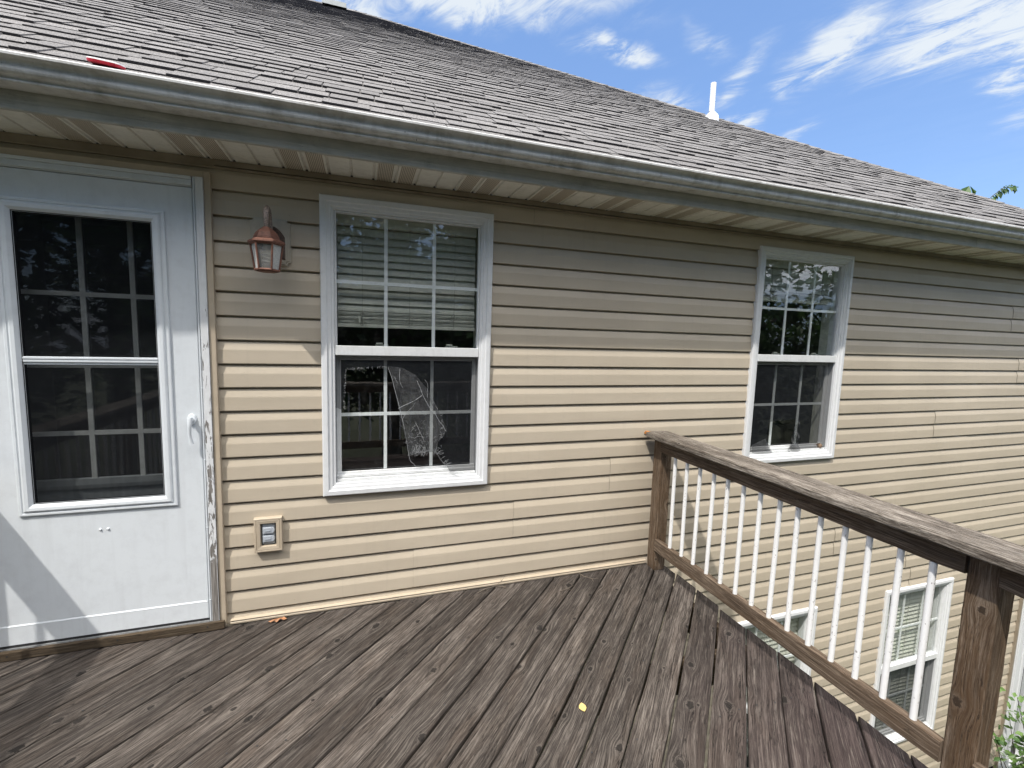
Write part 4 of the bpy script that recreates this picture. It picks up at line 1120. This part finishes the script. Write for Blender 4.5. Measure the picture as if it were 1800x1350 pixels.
# ------------------------------------------------------------ shrub, downspout, trees
def leaf_quad(bm, p, n, up, L, wv, fold=.25):
    n = n.normalized(); t = up - n * up.dot(n)
    if t.length < 1e-3: t = n.orthogonal()
    t.normalize(); s = n.cross(t)
    m = [p, p + t * L * .5 + s * wv * .5 + n * fold * wv * .5, p + t * L, p + t * L * .5 - s * wv * .5 + n * fold * wv * .5]
    v = [bm.verts.new(q) for q in m]; bm.faces.new((v[0], v[1], v[2])); bm.faces.new((v[0], v[2], v[3]))
def rv(a=1): 
    while True:
        v = Vector((random.uniform(-1, 1), random.uniform(-1, 1), random.uniform(-1, 1)))
        if .1 < v.length < 1: return v.normalized() * a
random.seed(31)
shrub = thing('shrub', 'leafy green shrub by the basement corner beyond the railing', 'shrub', (6.3, -.75, GZ))
bmb, bml = NEW(), NEW()
for i in range(64):
    a = random.uniform(0, 6.28); rr2 = random.uniform(.1, .62); top = Vector((6.25 + rr2 * math.cos(a), -.72 + rr2 * .8 * math.sin(a), GZ + random.uniform(.75, 1.62) - rr2 * .3))
    base = Vector((6.3 + rr2 * .2 * math.cos(a), -.72 + rr2 * .2 * math.sin(a), GZ)); mid = base.lerp(top, .5) + rv(.05)
    tube(bmb, [base, mid, top], [.008, .006, .002], 5)
    for q in range(44):
        t = random.uniform(.25, 1.03); p = base.lerp(mid, t * 2) if t < .5 else mid.lerp(top, t * 2 - 1); p = p + rv(random.uniform(.02, .12))
        leaf_quad(bml, p, Vector((0, -.3, 1)) + rv(.8), rv(1) + Vector((0, 0, -.2)), random.uniform(.05, .09), random.uniform(.03, .052))
obj('branches', bmb, BARK, shrub); obj('foliage', bml, SHRUBL, shrub)
bm = NEW()
A = Vector((5.93, -.62, -2.19)); B = Vector((5.72, -.62, -2.38))
lumber(bm, (5.78, -.63, -2.50), (5.62, -.70, -2.30), .09, .06, bev=.008, seg=10)
lumber(bm, (5.78, -.63, -2.50), (6.05, -.50, GZ + .04), .09, .06, bev=.008, seg=10)
tag(obj('downspout_extension', bm, WHITE), 'white downspout extension lying among the shrub leaves', 'downspout')

def tree(label, x, y, H, cr_, n_leaf, leafL, seed, dens_low=.28, group='trees round the yard', sparse=False, top=None):
    random.seed(seed)
    t = thing('broadleaf_tree', label, 'tree', (x, y, GZ), group)
    bt, bl = NEW(), NEW(); base = Vector((x, y, GZ))
    lean = Vector((random.uniform(-.3, .3), random.uniform(-.3, .3), 0))
    tops = base + Vector((0, 0, H * .85)) + lean
    tube(bt, [base, base + Vector((0, 0, H * .3)) + lean * .3, base + Vector((0, 0, H * .6)) + lean * .7, tops], [.035 * H * .6, .028 * H * .55, .015 * H * .6, .02], 10)
    clumps = []
    for i in range(int(26 if not sparse else 18)):
        hz = random.uniform(dens_low, .9); a = random.uniform(0, 6.28)
        rad = cr_ * math.sin(math.pi * min(1, (hz - dens_low * .6) / (1.02 - dens_low * .6))) ** .6 * random.uniform(.45, 1.0)
        st = base + Vector((0, 0, H * hz * .82)) + lean * hz; en = base + Vector((rad * math.cos(a), rad * math.sin(a), H * (hz + .10)))
        mid = st.lerp(en, .5) + rv(.15) + Vector((0, 0, .15)); tube(bt, [st, mid, en], [.012 * H * (1 - hz * .6), .006 * H * (1 - hz * .5), .008], 6)
        for q in range(4):
            b0 = mid.lerp(en, q / 4); e2 = b0 + rv(cr_ * .35); tube(bt, [b0, e2], [.015, .004], 4)
            clumps.append((e2, cr_ * random.uniform(.12, .24)))
        clumps.append((en, cr_ * random.uniform(.18, .32)))
    for i in range(n_leaf):
        c, r_ = random.choice(clumps); p = c + rv(1) * r_ * random.random() ** .5
        leaf_quad(bl, p, Vector((0, 0, 1)) + rv(.9), rv(1), leafL * random.uniform(.6, 1.2), leafL * random.uniform(.4, .65))
    obj('trunk', bt, BARK, t); obj('crown', bl, LEAF, t)
    return t
# the tree whose top shoots show over the roof
t0 = tree('tree beyond the house with two leafy shoots peeking over the roof edge', 12.6, 3.6, 6.3, 1.4, 5000, .14, 41, group=None)
bmb, bml = NEW(), NEW(); random.seed(8)
def shoot(path, leaves, L):
    tube(bmb, path, [.012] + [.006] * (len(path) - 2) + [.003], 6)
    for (p, n, u, s_) in leaves: leaf_quad(bml, Vector(p), Vector(n), Vector(u), L * s_, L * s_ * .62, .5)
shoot([(12.2, 3.5, 3.6), (11.5, 3.32, 4.4), (11.36, 3.31, 4.86)], [((11.36, 3.31, 4.86), (-.6, -.8, .3), (-.75, 0, -1), 1.15), ((11.37, 3.3, 4.86), (.4, -.9, .3), (.55, .1, -1), 1.15), ((11.38, 3.3, 4.84), (0, -1, .3), (.15, .1, -1), .9), ((11.42, 3.3, 4.72), (.2, -1, .5), (.8, 0, -.6), .8), ((11.34, 3.3, 4.74), (-.2, -1, .4), (-.7, .2, -.7), .7)], .25)
lv2 = []
for i in range(15):
    t = i / 14; lv2.append(((11.82 + .42 * t, 3.18 - .1 * t, 4.66 + .23 * math.sin(t * 1.9)), (random.uniform(-.5, .3), -1, random.uniform(.1, .7)), (random.uniform(-.1, .6), 0, -1 if i % 2 else -.5), random.uniform(.6, 1.0)))
for i in range(9):
    t = i / 8; lv2.append(((11.84 + .42 * t, 3.18 - .1 * t, 4.68 + .23 * math.sin(t * 1.9)), (0, -.7, 1), (1, 0, random.uniform(-.4, .3)), random.uniform(.6, .9)))
shoot([(12.3, 3.5, 3.9), (11.66, 3.22, 4.45), (11.85, 3.18, 4.69), (12.06, 3.12, 4.86), (12.25, 3.08, 4.88)], lv2, .17)
obj('shoot', bmb, BARK, t0); obj('shoot_leaves', bml, LEAF, t0)
# yard trees behind the camera, mirrored in panes; raised and thickened against low skylight
tree('open-crowned tree across the yard, nearest the right railing', 9.4, -7.6, 8.6, 3.0, 5500, .30, 51, .5, sparse=True)
tree('tall dense tree across the yard facing the first window', 1.0, -13.5, 17.0, 5.0, 15000, .42, 52, .16)
tree('broad tree across the yard, left of the tall dense one', -7.0, -14.0, 16.0, 5.2, 14000, .42, 53, .16)
tree('dark tree across the yard, right of the tall dense one', 8.5, -17.5, 15.5, 5.4, 14000, .42, 54, .14)
tree('rounded tree at the right side of the yard', 16.0, -21.0, 9.0, 5.4, 12000, .42, 55, .12)
tree('distant tree at the far right corner of the yard', 31.0, -15.0, 7.5, 5.4, 10000, .42, 56, .12)
tree('tree across the yard, left of the broad one', -15.5, -11.5, 15.0, 5.2, 11000, .42, 57, .12)
tree('short thick tree across the yard, between the dense and the open-crowned tree', 4.8, -12.0, 8.0, 3.4, 9000, .34, 58, .06)
tree('short thick tree across the yard, in front of the broad tree', -3.2, -12.0, 8.0, 3.4, 9000, .34, 59, .06)
tree('short thick tree across the yard, at the right end of the row', 13.5, -11.5, 7.4, 3.4, 9000, .34, 60, .06)
